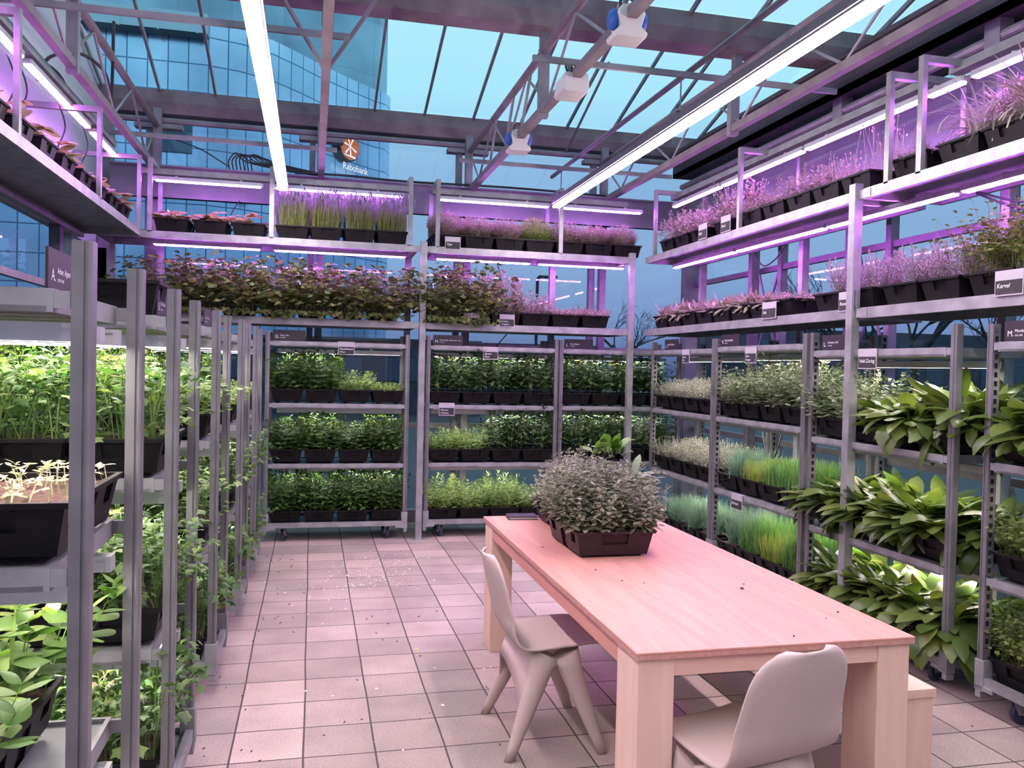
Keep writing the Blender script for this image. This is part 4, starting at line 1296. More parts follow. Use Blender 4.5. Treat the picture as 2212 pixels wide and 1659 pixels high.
fill(mM, 1.25, [('sorrel', .9), ('smallsorrel', .5), None, None], 'trolley M upper shelf', 'far', 'trays on trolley M')
fill(mM, 0.68, [('chervil', .9), ('chervil', .9), None, None], 'trolley M middle shelf', 'far', 'trays on trolley M')
fill(mM, DECK, [('chervil', 1.1), ('chervil', 1.15), None, None], 'trolley M bottom deck', 'far', 'trays on trolley M')


# ================================================================== RACKS along the glass
S1Z, S2Z = 2.80, 2.075


def rack(x, y, rz, label, posts, back_posts, shelves, uprights, rails, D=0.56):
    """local x along the rack, y into depth; posts at x; shelves (x0, x1, z); uprights at x on the top shelf"""
    t = thing('shelf_rack', label, 'shelving rack', (x, y, 0), rz)
    for px, hz in posts:
        mb = MB(); mb.box(-0.03, 0.03, -0.03, 0.03, 0.0, hz); mb.box(-0.055, 0.055, -0.05, 0.05, 0.0, 0.008)
        put('post', mb.mesh('post', M_GALV, 0.004), t, (px, 0.0, 0))
    for px, hz in back_posts:
        mb = MB(); mb.box(-0.03, 0.03, -0.03, 0.03, 0.0, hz); put('post', mb.mesh('post', M_GALV), t, (px, D + 0.03, 0))
    for x0, x1, z in shelves:
        mb = MB()
        mb.box(x0, x1, 0.0, 0.03, z - 0.065, z); mb.box(x0, x1, D - 0.03, D, z - 0.065, z)
        mb.box(x0, x0 + 0.03, 0.03, D - 0.03, z - 0.065, z); mb.box(x1 - 0.03, x1, 0.03, D - 0.03, z - 0.065, z)
        mb.box(x0 + 0.03, x1 - 0.03, 0.03, D - 0.03, z - 0.012, z - 0.002)
        put('shelf', mb.mesh('shelf', M_GALV), t)
        for xa in (x0 - 0.03, x1 - 0.07):
            mb = MB(); mb.box(xa, xa + 0.10, -0.004, 0.0, z - 0.06, z - 0.006)
            put('bracket', mb.mesh('bracket', M_GALV), t)
    for px in uprights:
        mb = MB(); mb.box(px - 0.02, px + 0.02, 0.0, 0.03, S1Z - 0.01, 3.44); mb.box(px - 0.02, px + 0.02, 0.03, D, 3.40, 3.44); mb.box(px - 0.02, px + 0.02, D - 0.04, D, S1Z - 0.01, 3.40)
        put('lamp_frame', mb.mesh('lamp_frame', M_GALV), t)
    for x0, x1, yy, zz in rails:
        mb = MB(); mb.box(x0, x1, yy - 0.04, yy + 0.04, zz, zz + 0.05)
        put('lamp_rail', mb.mesh('lamp_rail', M_GALV), t)
    return t, Matrix.Translation((x, y, 0)) @ Matrix.Rotation(rz, 4, 'Z')


def tube_light(m, rz, x0, x1, y, z, label):
    L = x1 - x0
    p = m @ Vector((x0, y, z))
    t = thing('grow_light', label, 'grow light', p, rz, None)
    mb = MB(); mb.box(0, L, -0.025, 0.025, 0.004, 0.034); mb.box(-0.012, 0.0, -0.02, 0.02, 0.0, 0.03); mb.box(L, L + 0.012, -0.02, 0.02, 0.0, 0.03)
    for k in (0.2, 0.8):
        mb.box(L * k - 0.012, L * k + 0.012, -0.01, 0.01, 0.034, 0.05)
    put('housing', mb.mesh('housing', M_ALU), t)
    mb = MB(); mb.box(0.01, L - 0.01, -0.020, 0.020, -0.008, 0.003)
    put('led_strip', mb.mesh('led_strip', M_PURPLE), t)
    return t


# far rack: local x = world x + 1.85
BX0, BY0 = -1.85, 7.96
rB, mB = rack(BX0, BY0, 0, 'galvanised two-tier rack along the far glass wall', [(BX0 * -1 + 1.01, 2.84), (4.965, 2.84)], [(0.0, 2.84), (0.43, 2.84), (2.78, 2.84), (4.3, 2.84)],
              [(0.0, 2.80, S1Z), (2.92, 4.94, S1Z), (0.30, 2.80, S2Z), (2.92, 4.94, S2Z)],
              [0.43, 1.465, 2.73, 2.99, 4.215], [(0.3, 2.75, 0.28, 3.35), (2.97, 5.0, 0.28, 3.35)])
for x0, x1, lb in ((0.42, 1.36, 'over the strawberry trays of the far rack, beside the corner'), (1.48, 2.68, 'over the lavender trays of the far rack'), (3.02, 4.16, 'over the first pinkish thyme mounds of the far rack'), (4.26, 5.16, 'over the last pinkish thyme mounds of the far rack')):
    tube_light(mB, 0, x0, x1, 0.28, 3.30, 'purple grow light bar ' + lb)
for x0, x1, lb in ((0.42, 1.36, 'the corner'), (1.48, 2.72, 'the middle of the lobed herbs'), (3.02, 3.98, 'the two chalk tags'), (4.06, 4.98, 'the corner post')):
    tube_light(mB, 0, x0, x1, 0.28, 2.715, 'purple grow light under the far rack top shelf, above ' + lb)
xx = lambda w: w - BX0
for i in range(3):
    planter('strawberry', mB, xx(-1.25 + 0.33 * i), 0.30, S1Z - 0.002, 'black tray of sparse strawberry plants, %s from the lavender on the far rack top shelf' % ORD[2 - i], 'trays on the far rack', 1.0)
for i in range(4):
    planter('lavender', mB, xx(-0.20 + 0.305 * i), 0.30, S1Z - 0.002, 'black tray of spiky lavender grass, %s from the strawberry trays on the far rack' % ORD[i], 'trays on the far rack', 0.95)
for i in range(7):
    planter('yellowmound' if i == 3 else 'pinkmound', mB, xx(1.25 + 0.306 * i), 0.30, S1Z - 0.002, ('black tray of yellow-green thyme mound among the pink ones, far rack top shelf' if i == 3 else 'black tray of pinkish thyme mound, %s from the room corner on the far rack' % ORD[6 - i]), 'trays on the far rack', 1.0 + 0.1 * (i % 3 == 0))
for i in range(7):
    planter('ivy', mB, xx(-1.33 + 0.33 * i), 0.30, S2Z - 0.002, 'black tray of lobed trailing herb, %s from the corner end, far rack lower shelf' % ORD[i], 'trays on the far rack', 1.05 + .1 * (i % 2))
planter('ivy', mB, xx(1.22), 0.30, S2Z - 0.002, 'black tray of lobed trailing herb just past the tall middle post, far rack lower shelf', 'trays on the far rack', 1.25)
planter('ivy', mB, xx(1.53), 0.30, S2Z - 0.002, 'black tray of lobed trailing herb above the first chalk tag, far rack lower shelf', 'trays on the far rack', 1.25)
planter('pinksprig', mB, xx(1.84), 0.30, S2Z - 0.002, 'black tray of full pinkish sprigs above the second chalk tag, far rack lower shelf', 'trays on the far rack', 1.9)
planter('pinksprig', mB, xx(2.14), 0.30, S2Z - 0.002, 'black tray of half-height pinkish sprigs, far rack lower shelf, past the chalk tags', 'trays on the far rack', 1.2)
for i in range(2):
    planter('pinklow', mB, xx(2.45 + 0.31 * i), 0.30, S2Z - 0.002, 'black tray of low pinkish herb, %s from the corner post, far rack lower shelf' % ORD[1 - i], 'trays on the far rack', 1.0)

# rack behind the table: local x runs towards the camera
RX, RY0 = 3.25, 7.90
rR, mR = rack(RX, RY0, RZ, 'galvanised two-tier rack along the glass behind the table', [(3.33, 2.84), (6.9, 2.84)], [(0.05, 2.84), (1.85, 2.84), (3.9, 2.84), (5.6, 2.84)],
              [(0.0, 3.26, S1Z), (3.40, 6.8, S1Z), (0.0, 3.26, S2Z), (3.40, 6.8, S2Z)], [0.16, 1.84, 3.60, 3.87, 5.6], [(0.0, 3.6, 0.28, 3.38), (3.8, 6.8, 0.28, 3.38)])
yy = lambda w: RY0 - w
for a, b, lb in ((7.95, 6.9, 'beside the corner'), (6.86, 5.6, 'beside the coiled cable'), (5.56, 4.35, 'over the dry flower stems'), (4.30, 4.02, 'at the double upright'), (3.95, 2.6, 'over the arching blades')):
    tube_light(mR, RZ, yy(a) if a < 7.9 else 0.0, yy(b), 0.28, 3.32, 'purple grow light bar, top rail behind the table, ' + lb)
for a, b, lb in ((7.85, 6.6, 'by the corner'), (6.56, 5.3, 'above the sage'), (5.26, 4.05, 'above the rosemary'), (4.0, 2.6, 'above the chervil bush')):
    tube_light(mR, RZ, yy(a), yy(b), 0.28, 2.70, 'purple grow light under the top shelf behind the table, ' + lb)
seq = [('pinksprig', 7.55, 1.5), ('pinksprig', 7.22, 1.35), ('pinksprig', 6.88, 1.3), ('pinksprig', 6.42, 1.7), ('pinklow', 5.95, 1.2), ('pinklow', 5.63, 1.2), ('pinksprig', 5.30, 1.15), ('dry', 4.98, .9), ('dry', 4.66, 1.3), ('pinklow', 4.17, .8)]
for i, (k, y, h) in enumerate(seq):
    planter(k, mR, yy(y), 0.30, S1Z - 0.002, '%s tray, %s from the corner, top shelf behind the table' % (WORDS[k], ORD[i]), 'trays on the top shelf behind the table', h)
for i in range(4):
    planter('arch', mR, yy(3.80 - 0.32 * i), 0.30, S1Z - 0.002, 'black tray of long arching blades, %s from the double upright, top shelf behind the table' % ORD[i], 'trays on the top shelf behind the table', 1.0)
for i in range(8):
    planter('sage' if i < 7 else 'pinklow', mR, yy(7.66 - 0.31 * i), 0.30, S2Z - 0.002, '%s tray, %s from the corner, lower shelf behind the table' % (WORDS['sage' if i < 7 else 'pinklow'], ORD[i]), 'trays on the lower shelf behind the table', 1.1 if i < 6 else .8)
for i, y in enumerate((4.92, 4.60, 4.22, 3.90)):
    planter('rosemary', mR, yy(y), 0.30, S2Z - 0.002, 'black tray of upright pinkish rosemary, %s from the sage' % ORD[i], 'trays on the lower shelf behind the table', .95)
for i, y in enumerate((3.55, 3.22)):
    planter('chervil', mR, yy(y), 0.30, S2Z - 0.002, 'black tray of feathery chervil bush, %s from the rosemary' % ORD[i], 'trays on the lower shelf behind the table', 1.25, 1.1)

# rack on the white panel side: one high shelf; local x runs away from the camera
LXR, LY0 = -1.48, 1.2
rL, mLr = rack(LXR, LY0, math.pi / 2, 'galvanised high rack on the white panel wall with strawberry trays', [], [(1.6, 2.84), (6.65, 2.84)], [(0.0, 6.72, S1Z)], [1.9, 3.6, 5.3, 6.70], [(0.0, 6.6, 0.22, 3.47)], 0.53)
mb = MB(); mb.box(0.0, 6.7, 0.45, 0.51, S1Z - 0.10, S1Z - 0.066)
put('purple_side_rail', mb.mesh('rail', M_GALV), rL)
for a, b, lb in ((7.15, 8.05, 'by the far corner'), (5.62, 7.02, 'in the middle'), (4.15, 5.5, 'by the hanging cables'), (2.6, 4.0, 'closest to the camera')):
    tube_light(mLr, math.pi / 2, a - LY0, min(b, 7.9) - LY0, 0.22, 3.42, 'purple grow light bar on the white panel side, ' + lb)
for i in range(11):
    planter('strawberry', mLr, 7.55 - 0.42 * i - LY0, 0.29, S1Z - 0.002, 'black tray of strawberry plants on the high side shelf, %s from the far end' % ORD[i], 'strawberry trays on the high side shelf', 1.15)


# ================================================================== ROOM LAMPS
def room_lamp(x, y0, y1, z, label):
    t = thing('linear_lamp', label, 'ceiling lamp', (x, y0, z))
    L = y1 - y0
    mb = MB(); mb.box(-0.036, 0.036, 0, L, 0.02, 0.085); mb.box(-0.048, -0.036, 0, L, 0.03, 0.045); mb.box(0.036, 0.048, 0, L, 0.03, 0.045)
    put('channel', mb.mesh('channel', M_DARKALU), t)
    mb = MB(); mb.box(-0.034, 0.034, 0.005, L - 0.005, 0.0, 0.02)
    put('diffuser', mb.mesh('diffuser', M_LAMP), t)
    for yy_ in (4.97, 7.6):
        if y0 < yy_ < y1:
            mb = MB(); mb.tube([(0, yy_ - y0, 0.11), (0, yy_ - y0, 0.31)], 0.005, 6); mb.box(-0.03, 0.03, yy_ - y0 - 0.02, yy_ - y0 + 0.02, 0.11, 0.125)
            put('hanger', mb.mesh('hanger', M_STEEL), t)
    return t


room_lamp(-0.285, -0.6, 7.82, 3.20, 'long white linear lamp hanging over the aisle')
room_lamp(2.245, -0.6, 7.75, 3.20, 'long white linear lamp in a black channel hanging over the table')
for y in (4.97, 7.6):
    for x0, x1, lb in ((-1.68, 0.18, 'over the aisle'), (1.27, 3.36, 'over the table')):
        mb = MB(); mb.bar((x0, y, 3.545), (x1, y, 3.545), 0.022, 0.036)
        o = put('lamp_support_rail', mb.mesh('rail', M_STEEL))
        tag(o, 'thin steel rail carrying the lamp %s, %s of the two' % (lb, 'far one' if y > 6 else 'near one'), 'rail')


# air sensors / fan units on the middle truss
def fan_unit(y, label, blue=True):
    t = thing('fan_unit', label, 'fan unit', (1.57, y, 3.455))
    prof = [(-0.05, 0.09), (-0.075, 0.05), (-0.055, -0.02), (-0.09, -0.05), (-0.08, -0.075), (0.08, -0.075), (0.09, -0.05), (0.055, -0.02), (0.075, 0.05), (0.05, 0.09)]
    mb = MB(); n = len(prof); d = 0.075
    if not blue:
        prof = [(-0.075, 0.05), (-0.085, -0.05), (-0.07, -0.065), (0.07, -0.065), (0.085, -0.05), (0.075, 0.05)]; n = 6; d = 0.11
    mb.add([(x, -d, z) for x, z in prof] + [(x, d, z) for x, z in prof], [(i, (i + 1) % n, n + (i + 1) % n, n + i) for i in range(n)] + [tuple(reversed(range(n))), tuple(range(n, 2 * n))])
    put('body', mb.mesh('body', M_SENSW, 0.006), t)
    if blue:
        for s in (-1, 1):
            mb = MB(); mb.lathe([(0.052, 0.0), (0.056, 0.015), (0.045, 0.035), (0.02, 0.045)] if s > 0 else [(0.02, -0.045), (0.045, -0.035), (0.056, -0.015), (0.052, 0.0)], 18, 'x', (0.062 * s, 0, 0.03))
            put('blue_cap', mb.mesh('cap', M_SENSB, smooth=True), t)
    else:
        for s in (-1, 1):
            mb = MB(); mb.tube(smooth_path([(0.03 * s, -0.09, 0.05), (0.035 * s, -0.09, 0.11), (0.03 * s, -0.02, 0.13), (0.0, 0.04, 0.10)], 4), 0.008, 6)
            put('cable', mb.mesh('cable', M_CABLE), t)
    mb = MB(); mb.tube(smooth_path([(-0.03, 0, 0.09), (-0.04, 0, 0.13), (0, 0, 0.155), (0.04, 0, 0.13), (0.03, 0, 0.09)], 4), 0.008, 6)
    put('strap', mb.mesh('strap', M_CABLE), t)
    return t


fan_unit(4.17, 'white fan unit with blue end caps on the truss, closest to the camera')
fan_unit(5.13, 'plain white box with two black cables on the truss', False)
fan_unit(6.55, 'white fan unit with blue end caps on the truss, farther one')


# ================================================================== SIGNS AND CHALK TAGS
def sign(x, y, z, rz, letter, name, years, w=0.29, h=0.095, cut=None):
    t = thing('name_sign', 'dark name board with white letter %s standing on the trolley top shelf' % letter, 'sign', (x, y, z), rz)
    mb = MB(); mb.box(0, w, -0.003, 0.003, 0, h); put('board', mb.mesh('board', M_SIGN), t)
    put('letter', text_mesh(letter + '.', h * 0.42, M_WHITE), t, (0.018, -0.0042, h * 0.22), (R(90), 0, 0))
    put('name_text', text_mesh(name, h * 0.22, M_WHITE), t, (0.062, -0.0042, h * 0.42), (R(90), 0, 0))
    put('years_text', text_mesh(years, h * 0.12, M_WHITE), t, (0.062, -0.0042, h * 0.22), (R(90), 0, 0))
    return t


ST = 1.86 + 0.002
sign(-0.355, 7.985, 1.865, 0, 'G', 'Gray, Asa', '1810-1888')
sign(1.125, 8.02, 1.865, 0, 'H', 'Humboldt, Alexander von', '1769-1859')
sign(2.455, 8.06, 1.865, 0, 'I', 'Ibn al-Baitar', '1197-1248', 0.30)
sign(3.28, 7.47, 1.865, RZ, 'J', 'Jane Philips, Barbara', '1888', 0.30)
sign(3.28, 6.33, 1.875, RZ, 'K', 'Keul, Aukje Ruth', '1926-2001', 0.31)
sign(3.28, 4.92, 1.825, RZ, 'L', 'Linnaeus, Carl', '1707-1778', 0.31)
sign(3.28, 3.42, 1.845, RZ, 'M', 'Mendel, Gregor', '1822-1884', 0.36)
LS = math.pi / 2
sign(-0.545, 1.94, 1.805, LS, 'A', 'Arber, Agnes', '(1879-1960)', 0.34, 0.088)
sign(-0.53, 3.12, 1.815, LS, 'B', 'Banks, Lettie', '1850-1920', 0.34, 0.09)
sign(-0.53, 4.43, 1.835, LS, 'C', 'Clusius, Carolus', '1526-1609', 0.34, 0.09)


def chalk_tag(x, y, z, rz, lines, label, w=0.15, h=0.12, tilt=0.0):
    """card hooked over a rim: plain strip above, chalkboard with hand lettering below"""
    t = thing('chalk_tag', label, 'label', (x, y, z), rz)
    if tilt: t.rotation_euler = (tilt, 0, rz)
    mb = MB(); mb.box(0, w, -0.004, 0.0, 0, h); mb.box(0, w, -0.004, 0.02, h, h + 0.003)
    put('holder', mb.mesh('holder', M_LILAC), t)
    mb = MB(); mb.box(0.006, w - 0.006, -0.006, -0.004, 0.008, h * 0.62); put('chalkboard', mb.mesh('chalkboard', M_CHALK), t)
    ls = h * 0.20 if len(lines) > 1 else h * 0.26
    for i, s in enumerate(lines):
        put('chalk_text', text_mesh(s, ls, M_WHITE, 0.2), t, (0.014, -0.0066, h * 0.62 - (i + 1) * ls * 1.15), (R(90), 0, 0))
    return t


F_ = 'small chalkboard tag reading '
chalk_tag(0.23, 7.955, 1.745, 0, ['Marokkaanse', 'Munt'], F_ + 'Marokkaanse Munt on trolley G')
chalk_tag(1.61, 7.985, 1.735, 0, ['Zwarte', 'Munt'], F_ + 'Zwarte Munt on trolley H')
chalk_tag(1.19, 7.985, 1.185, 0, ['Citroen', 'Verbena'], F_ + 'Citroen Verbena on trolley H')
chalk_tag(2.47, 8.025, 0.645, 0, ['Chocolade', 'Munt'], F_ + 'Chocolade Munt on trolley I')
chalk_tag(3.245, 7.00, 1.735, RZ, ['Citroen', 'Tijm'], F_ + 'Citroen Tijm on trolley J')
chalk_tag(3.245, 5.87, 1.735, RZ, ['Witte', 'Oregano'], F_ + 'Witte Oregano on trolley K', 0.17)
chalk_tag(3.245, 6.02, 0.59, RZ, ['Bieslook'], F_ + 'Bieslook on trolley K', 0.17)
chalk_tag(3.245, 4.49, 1.70, RZ, ['Veld Zuring'], F_ + 'Veld Zuring on trolley L', 0.17)
chalk_tag(3.243, 5.63, 2.06, RZ, ['Salie'], F_ + 'Salie on the rack lower shelf', 0.19)
chalk_tag(3.243, 4.70, 2.06, RZ, ['Rosemarijn'], F_ + 'Rosemarijn on the rack lower shelf', 0.16)
chalk_tag(3.243, 3.45, 2.06, RZ, ['Kervel'], F_ + 'Kervel on the rack lower shelf', 0.17)
chalk_tag(1.41, 7.955, 2.055, 0, ['Citroenkruid'], F_ + 'Citroenkruid on the far rack lower shelf')
chalk_tag(1.76, 7.955, 2.055, 0, ['Griekse', 'Oregano'], F_ + 'Griekse Oregano on the far rack lower shelf')
chalk_tag(1.21, 7.955, 2.775, 0, ['Tijm'], F_ + 'Tijm in front of the pinkish thyme mounds')
chalk_tag(3.243, 6.73, 2.80, RZ, ['Salie'], 'pale tilted card on the top shelf behind the table, farther one', 0.16, 0.13)
chalk_tag(3.243, 6.32, 2.80, RZ, ['Munt'], 'pale tilted card on the top shelf behind the table, nearer one', 0.16, 0.13)
chalk_tag(-0.515, 2.02, 1.53, LS, ['Bosb'], F_ + 'Bosb hanging from trolley A top shelf', 0.16, 0.23)


# ================================================================== TABLE, BENCH, CHAIRS
TX0, TX1, TY0, TY1, TZ = 1.02, 2.05, 2.48, 4.94, 0.76
t = thing('wooden_table', 'long pale wooden table with square board legs standing on the pavers', 'table', (TX0, TY0, 0))
w_, l_ = TX1 - TX0, TY1 - TY0
mb = MB(); mb.box(0, w_, 0, l_, TZ - 0.008, TZ); put('tabletop', mb.mesh('tabletop', M_WOODY, 0.002), t)
mb = MB(); mb.box(0.001, w_ - 0.001, 0.001, l_ - 0.001, TZ - 0.024, TZ - 0.008); put('plywood_edge', mb.mesh('plywood_edge', M_PLY), t)
lw, ld = 0.125, 0.19
for x in (0.012, w_ - 0.012 - lw):
    for y in (0.012, l_ - 0.012 - ld):
        mb = MB(); mb.box(x, x + lw, y, y + ld, 0, TZ - 0.024); put('leg', mb.mesh('leg', M_WOODZ, 0.003), t)
for y in (0.016, l_ - 0.046):
    mb = MB(); mb.box(0.012 + lw, w_ - 0.012 - lw, y, y + 0.03, TZ - 0.086, TZ - 0.024); put('apron', mb.mesh('apron', M_WOODX, 0.002), t)
for x in (0.016, w_ - 0.046):
    mb = MB(); mb.box(x, x + 0.03, 0.012 + ld, l_ - 0.012 - ld, TZ - 0.10, TZ - 0.024); put('apron', mb.mesh('apron', M_WOODY, 0.002), t)

t = thing('wooden_bench', 'low pale wooden box bench along the far side of the table', 'bench', (2.11, 2.76, 0))
mb = MB(); mb.box(0, 0.135, 0, 1.95, 0.415, 0.45); mb.box(0.138, 0.275, 0, 1.95, 0.415, 0.45); put('seat_boards', mb.mesh('seat_boards', M_WOODB, 0.002), t)
for y in (0.006, 1.90):
    mb = MB(); mb.box(0.008, 0.267, y, y + 0.04, 0, 0.415); put('end_panel', mb.mesh('end_panel', M_WOODZ, 0.002), t)
mb = MB(); mb.box(0.12, 0.15, 0.046, 1.90, 0.30, 0.415); put('rail', mb.mesh('rail', M_WOODY), t)


def chair(x, y, rz, label):
    t = thing('shell_chair', label, 'chair', (x, y, 0), rz)
    prof = [(0.43, 0.448), (0.36, 0.458), (0.27, 0.455), (0.18, 0.450), (0.10, 0.445), (0.045, 0.452), (0.005, 0.485), (-0.025, 0.54), (-0.045, 0.61), (-0.065, 0.69), (-0.085, 0.77), (-0.10, 0.835)]
    P = smooth_path([(d, 0, z) for d, z in prof], 6)
    # arc length
    s = [0]
    for a, b in zip(P[:-1], P[1:]): s.append(s[-1] + (b - a).length)
    tot = s[-1]; v = []; nx = 17
    for i, p in enumerate(P):
        u = s[i]
        w = 0.20 + 0.028 * math.sin(math.pi * min(1, u / tot * 1.15) ** 0.9)
        rad, e_ = 0.13, tot - u
        if e_ < rad: w -= 0.12 * (1 - math.sqrt(max(0, 1 - ((rad - e_) / rad) ** 2)))
        if u < 0.05: w -= 0.035 * (1 - math.sqrt(max(0, 1 - ((0.05 - u) / 0.05) ** 2)))
        back = max(0, min(1, (p.z - 0.46) / 0.12))
        for k in range(nx):
            q = -1 + 2 * k / (nx - 1)
            dd = p.x + back * 0.035 * q * q
            zz = p.z + (1 - back) * 0.012 * q * q + (back * 0.0)
            v.append((dd, q * w, zz))
    m = len(P)
    f = [(i * nx + k, i * nx + k + 1, (i + 1) * nx + k + 1, (i + 1) * nx + k) for i in range(m - 1) for k in range(nx - 1)]
    mb = MB(); mb.add(v, f)
    o = put('seat_shell', mb.mesh('seat_shell', M_CHAIR, smooth=True), t)
    md = o.modifiers.new('thickness', 'SOLIDIFY'); md.thickness = 0.009; md.offset = 0
    # tapered legs, rear pair and front pair leaning together under the seat
    for (fx, fy, tx, ty) in ((-0.02, 0.25, 0.155, 0.175), (-0.02, -0.25, 0.155, -0.175), (0.395, 0.25, 0.235, 0.175), (0.395, -0.25, 0.235, -0.175)):
        mb = MB(); n = 16; segs = 7; vv = []
        for i in range(segs + 1):
            k = i / segs
            c = Vector((fx + (tx - fx) * k, fy + (ty - fy) * k, 0.0 + 0.425 * k))
            r = 0.019 + 0.036 * k ** 1.1
            for j in range(n):
                a = 2 * math.pi * j / n
                vv.append((c.x + r * 1.15 * math.cos(a), c.y + r * 0.85 * math.sin(a), c.z + (0.03 * math.cos(a) * (1 if fx > 0.1 else -1) if i == segs else 0)))
        ff = [(i * n + j, i * n + (j + 1) % n, (i + 1) * n + (j + 1) % n, (i + 1) * n + j) for i in range(segs) for j in range(n)] + [tuple(reversed(range(n))), tuple(segs * n + j for j in range(n))]
        mb.add(vv, ff)
        put('leg', mb.mesh('leg', M_CHAIR, smooth=False), t)
        for p in t.children[-1].data.polygons if False else []: pass
    # moulded skirt joining the rear legs under the shell, arched below
    mb = MB(); vv = []; n = 21
    for i in range(n):
        q = -1 + 2 * i / (n - 1)
        d0 = 0.03 + 0.085 * q * q
        vv.append((d0, 0.185 * q, 0.452))
        low = 0.37 - 0.20 * abs(q) ** 2.6
        kk = (0.43 - low) / 0.43
        vv.append((d0 - 0.02 - 0.09 * kk, (0.185 + 0.05 * kk) * q, low))
    mb.add(vv, [(2 * i, 2 * i + 2, 2 * i + 3, 2 * i + 1) for i in range(n - 1)])
    o = put('rear_skirt', mb.mesh('rear_skirt', M_CHAIR, smooth=True), t)
    md = o.modifiers.new('thickness', 'SOLIDIFY'); md.thickness = 0.009; md.offset = 0
    for ch in t.children:
        if ch.name.startswith('leg'):
            for p in ch.data.polygons: p.use_smooth = len(p.vertices) == 4
    return t


chair(0.855, 3.65, 0.0, 'pinkish moulded shell chair pushed in at the long side of the table')
chair(1.445, 2.29, math.pi / 2 + R(13), 'pinkish moulded shell chair at the table end, its back to the camera')

# planters on the table
I4 = Matrix.Identity(4)
BROWN = tray_mesh(0.385, 0.52, 0.115, M_BROWNPL)


def table_planter(x, y, rz, label, h, wide, kind='balm'):
    t = thing('herb_planter', label, 'planter', (x, y, TZ + 0.012), rz, 'planters on the table')
    put('tray', BROWN, t)
    put('soil', SOIL[0], t, (0, 0, TRAY_H - 0.018), (0, 0, 0), (1.32, 1.05, 1))
    put('foliage', foliage(kind, 0), t, (0, 0, TRAY_H - 0.02), (0, 0, 0), (wide, 1.0, h))
    return t


t = table_planter(1.425, 4.02, 0.0, 'dark brown tray with a domed grey-green bush on the table, facing the camera', 0.98, 1.08)
F = Fol(77)
rosette(F, 3, 6, 0.16, 0.06, el=(0.6, 1.3), bend=(0.8, 1.6), fx=.10, fy=.06, prof=(.15, .3, .8, 1, .8, .15), twist=.3)
put('broad_leaves', F.mesh('broad_leaves', ML['bigbasil']), t, (0.06, 0.10, TRAY_H + 0.34))
F = Fol(78)
rosette(F, 2, 9, 0.20, 0.06, el=(0.4, 1.3), bend=(0.8, 1.9), fx=.03, fy=.06, prof=(.15, .3, .8, 1, .8, .15), twist=.3)
put('felted_leaves', F.mesh('felted_leaves', ML['oregano']), t, (0.22, 0.12, TRAY_H + 0.17))
table_planter(1.50, 4.58, 0.0, 'dark brown tray behind the domed bush on the table, mostly hidden', 0.8, 0.72)

t = thing('closed_book', 'dark closed book lying at the far corner of the table', 'book', (1.235, 5.02 - 0.17, TZ + 0.0), R(-4))
mb = MB(); mb.box(-0.088, 0.088, -0.06, 0.06, 0.0, 0.004); mb.box(-0.088, 0.088, -0.06, 0.06, 0.016, 0.020); mb.box(-0.088, -0.084, -0.06, 0.06, 0.004, 0.016); put('cover', mb.mesh('cover', M_BOOK), t)
mb = MB(); mb.box(-0.083, 0.085, -0.057, 0.057, 0.004, 0.016); put('pages', mb.mesh('pages', M_PAGES), t)

# crumbs and litter
rnd = random.Random(5)
mb = MB()
for x, y, s in ((1.75, 3.15, .008), (1.80, 3.22, .004), (1.95, 2.78, .005), (1.86, 2.72, .003), (1.62, 2.55, .004), (1.30, 3.35, .004), (1.38, 3.30, .003), (1.25, 3.55, .004)):
    mb.bar((x, y, TZ + s * .5), (x + s * 1.5, y + s * rnd.uniform(-1, 1), TZ + s * .5), s, s * .8)
o = put('crumbs', mb.mesh('crumbs', mat_principled('crumb', (0.10, 0.03, 0.03), 0.8)))
tag(o, 'few dark crumbs of soil scattered on the table top', 'crumbs', None, 'stuff')
mb = MB()
for i in range(330):
    u = rnd.gauss(0, 1); w = rnd.gauss(0, 1)
    x = 0.50 + 0.24 * u + 0.05 * w; y = 6.75 + 0.34 * w + 0.16 * u
    if i > 290: x = rnd.uniform(-0.3, 1.0); y = rnd.uniform(3.2, 7.2)
    s = rnd.uniform(0.003, 0.012) * (1.5 if rnd.random() < .12 else 1); a = rnd.uniform(0, 3.14)
    c, d = math.cos(a) * s, math.sin(a) * s
    mb.add([(x - c, y - d, .003), (x + d * .6, y - c * .6, .004), (x + c, y + d, .003), (x - d * .6, y + c * .6, .005)], [(0, 1, 2, 3)])
o = put('flakes', mb.mesh('flakes', M_FLAKE))
tag(o, 'scatter of small white flakes on the pavers before the far trolleys', 'litter', None, 'stuff')
mb = MB()
for i in range(80):
    x = rnd.uniform(-0.4, 1.0); y = rnd.uniform(2.6, 7.5)
    if i < 30: x = rnd.uniform(-0.45, -0.1)
    if i > 66: x = rnd.uniform(2.5, 3.1); y = rnd.uniform(1.8, 4)
    s = rnd.uniform(0.005, 0.018); a = rnd.uniform(0, 3.14)
    mb.bar((x, y, .003), (x + s * math.cos(a), y + s * math.sin(a), .005), .004, .003)
o = put('debris', mb.mesh('debris', M_SOIL))
tag(o, 'dark bits of soil and plant debris on the pavers', 'debris', None, 'stuff')
F = Fol(9)
F.ribbon(np.array([[0, 0, .004]]), 0.8, .15, .3, .05, .035, OVATE, .3)
o = put('fallen_leaf', F.mesh('leaf', ML['seedling']), None, (0.60, 4.83, 0)); tag(o, 'single pale fallen leaf on the pavers beside the chair', 'leaf')


# ================================================================== CABLES
def cable(pts, label, r=0.006, n=5, name='cable'):
    mb = MB(); mb.tube(smooth_path(pts, n), r, 6)
    o = put(name, mb.mesh('cable', M_CABLE, smooth=True))
    return tag(o, label, 'cable')


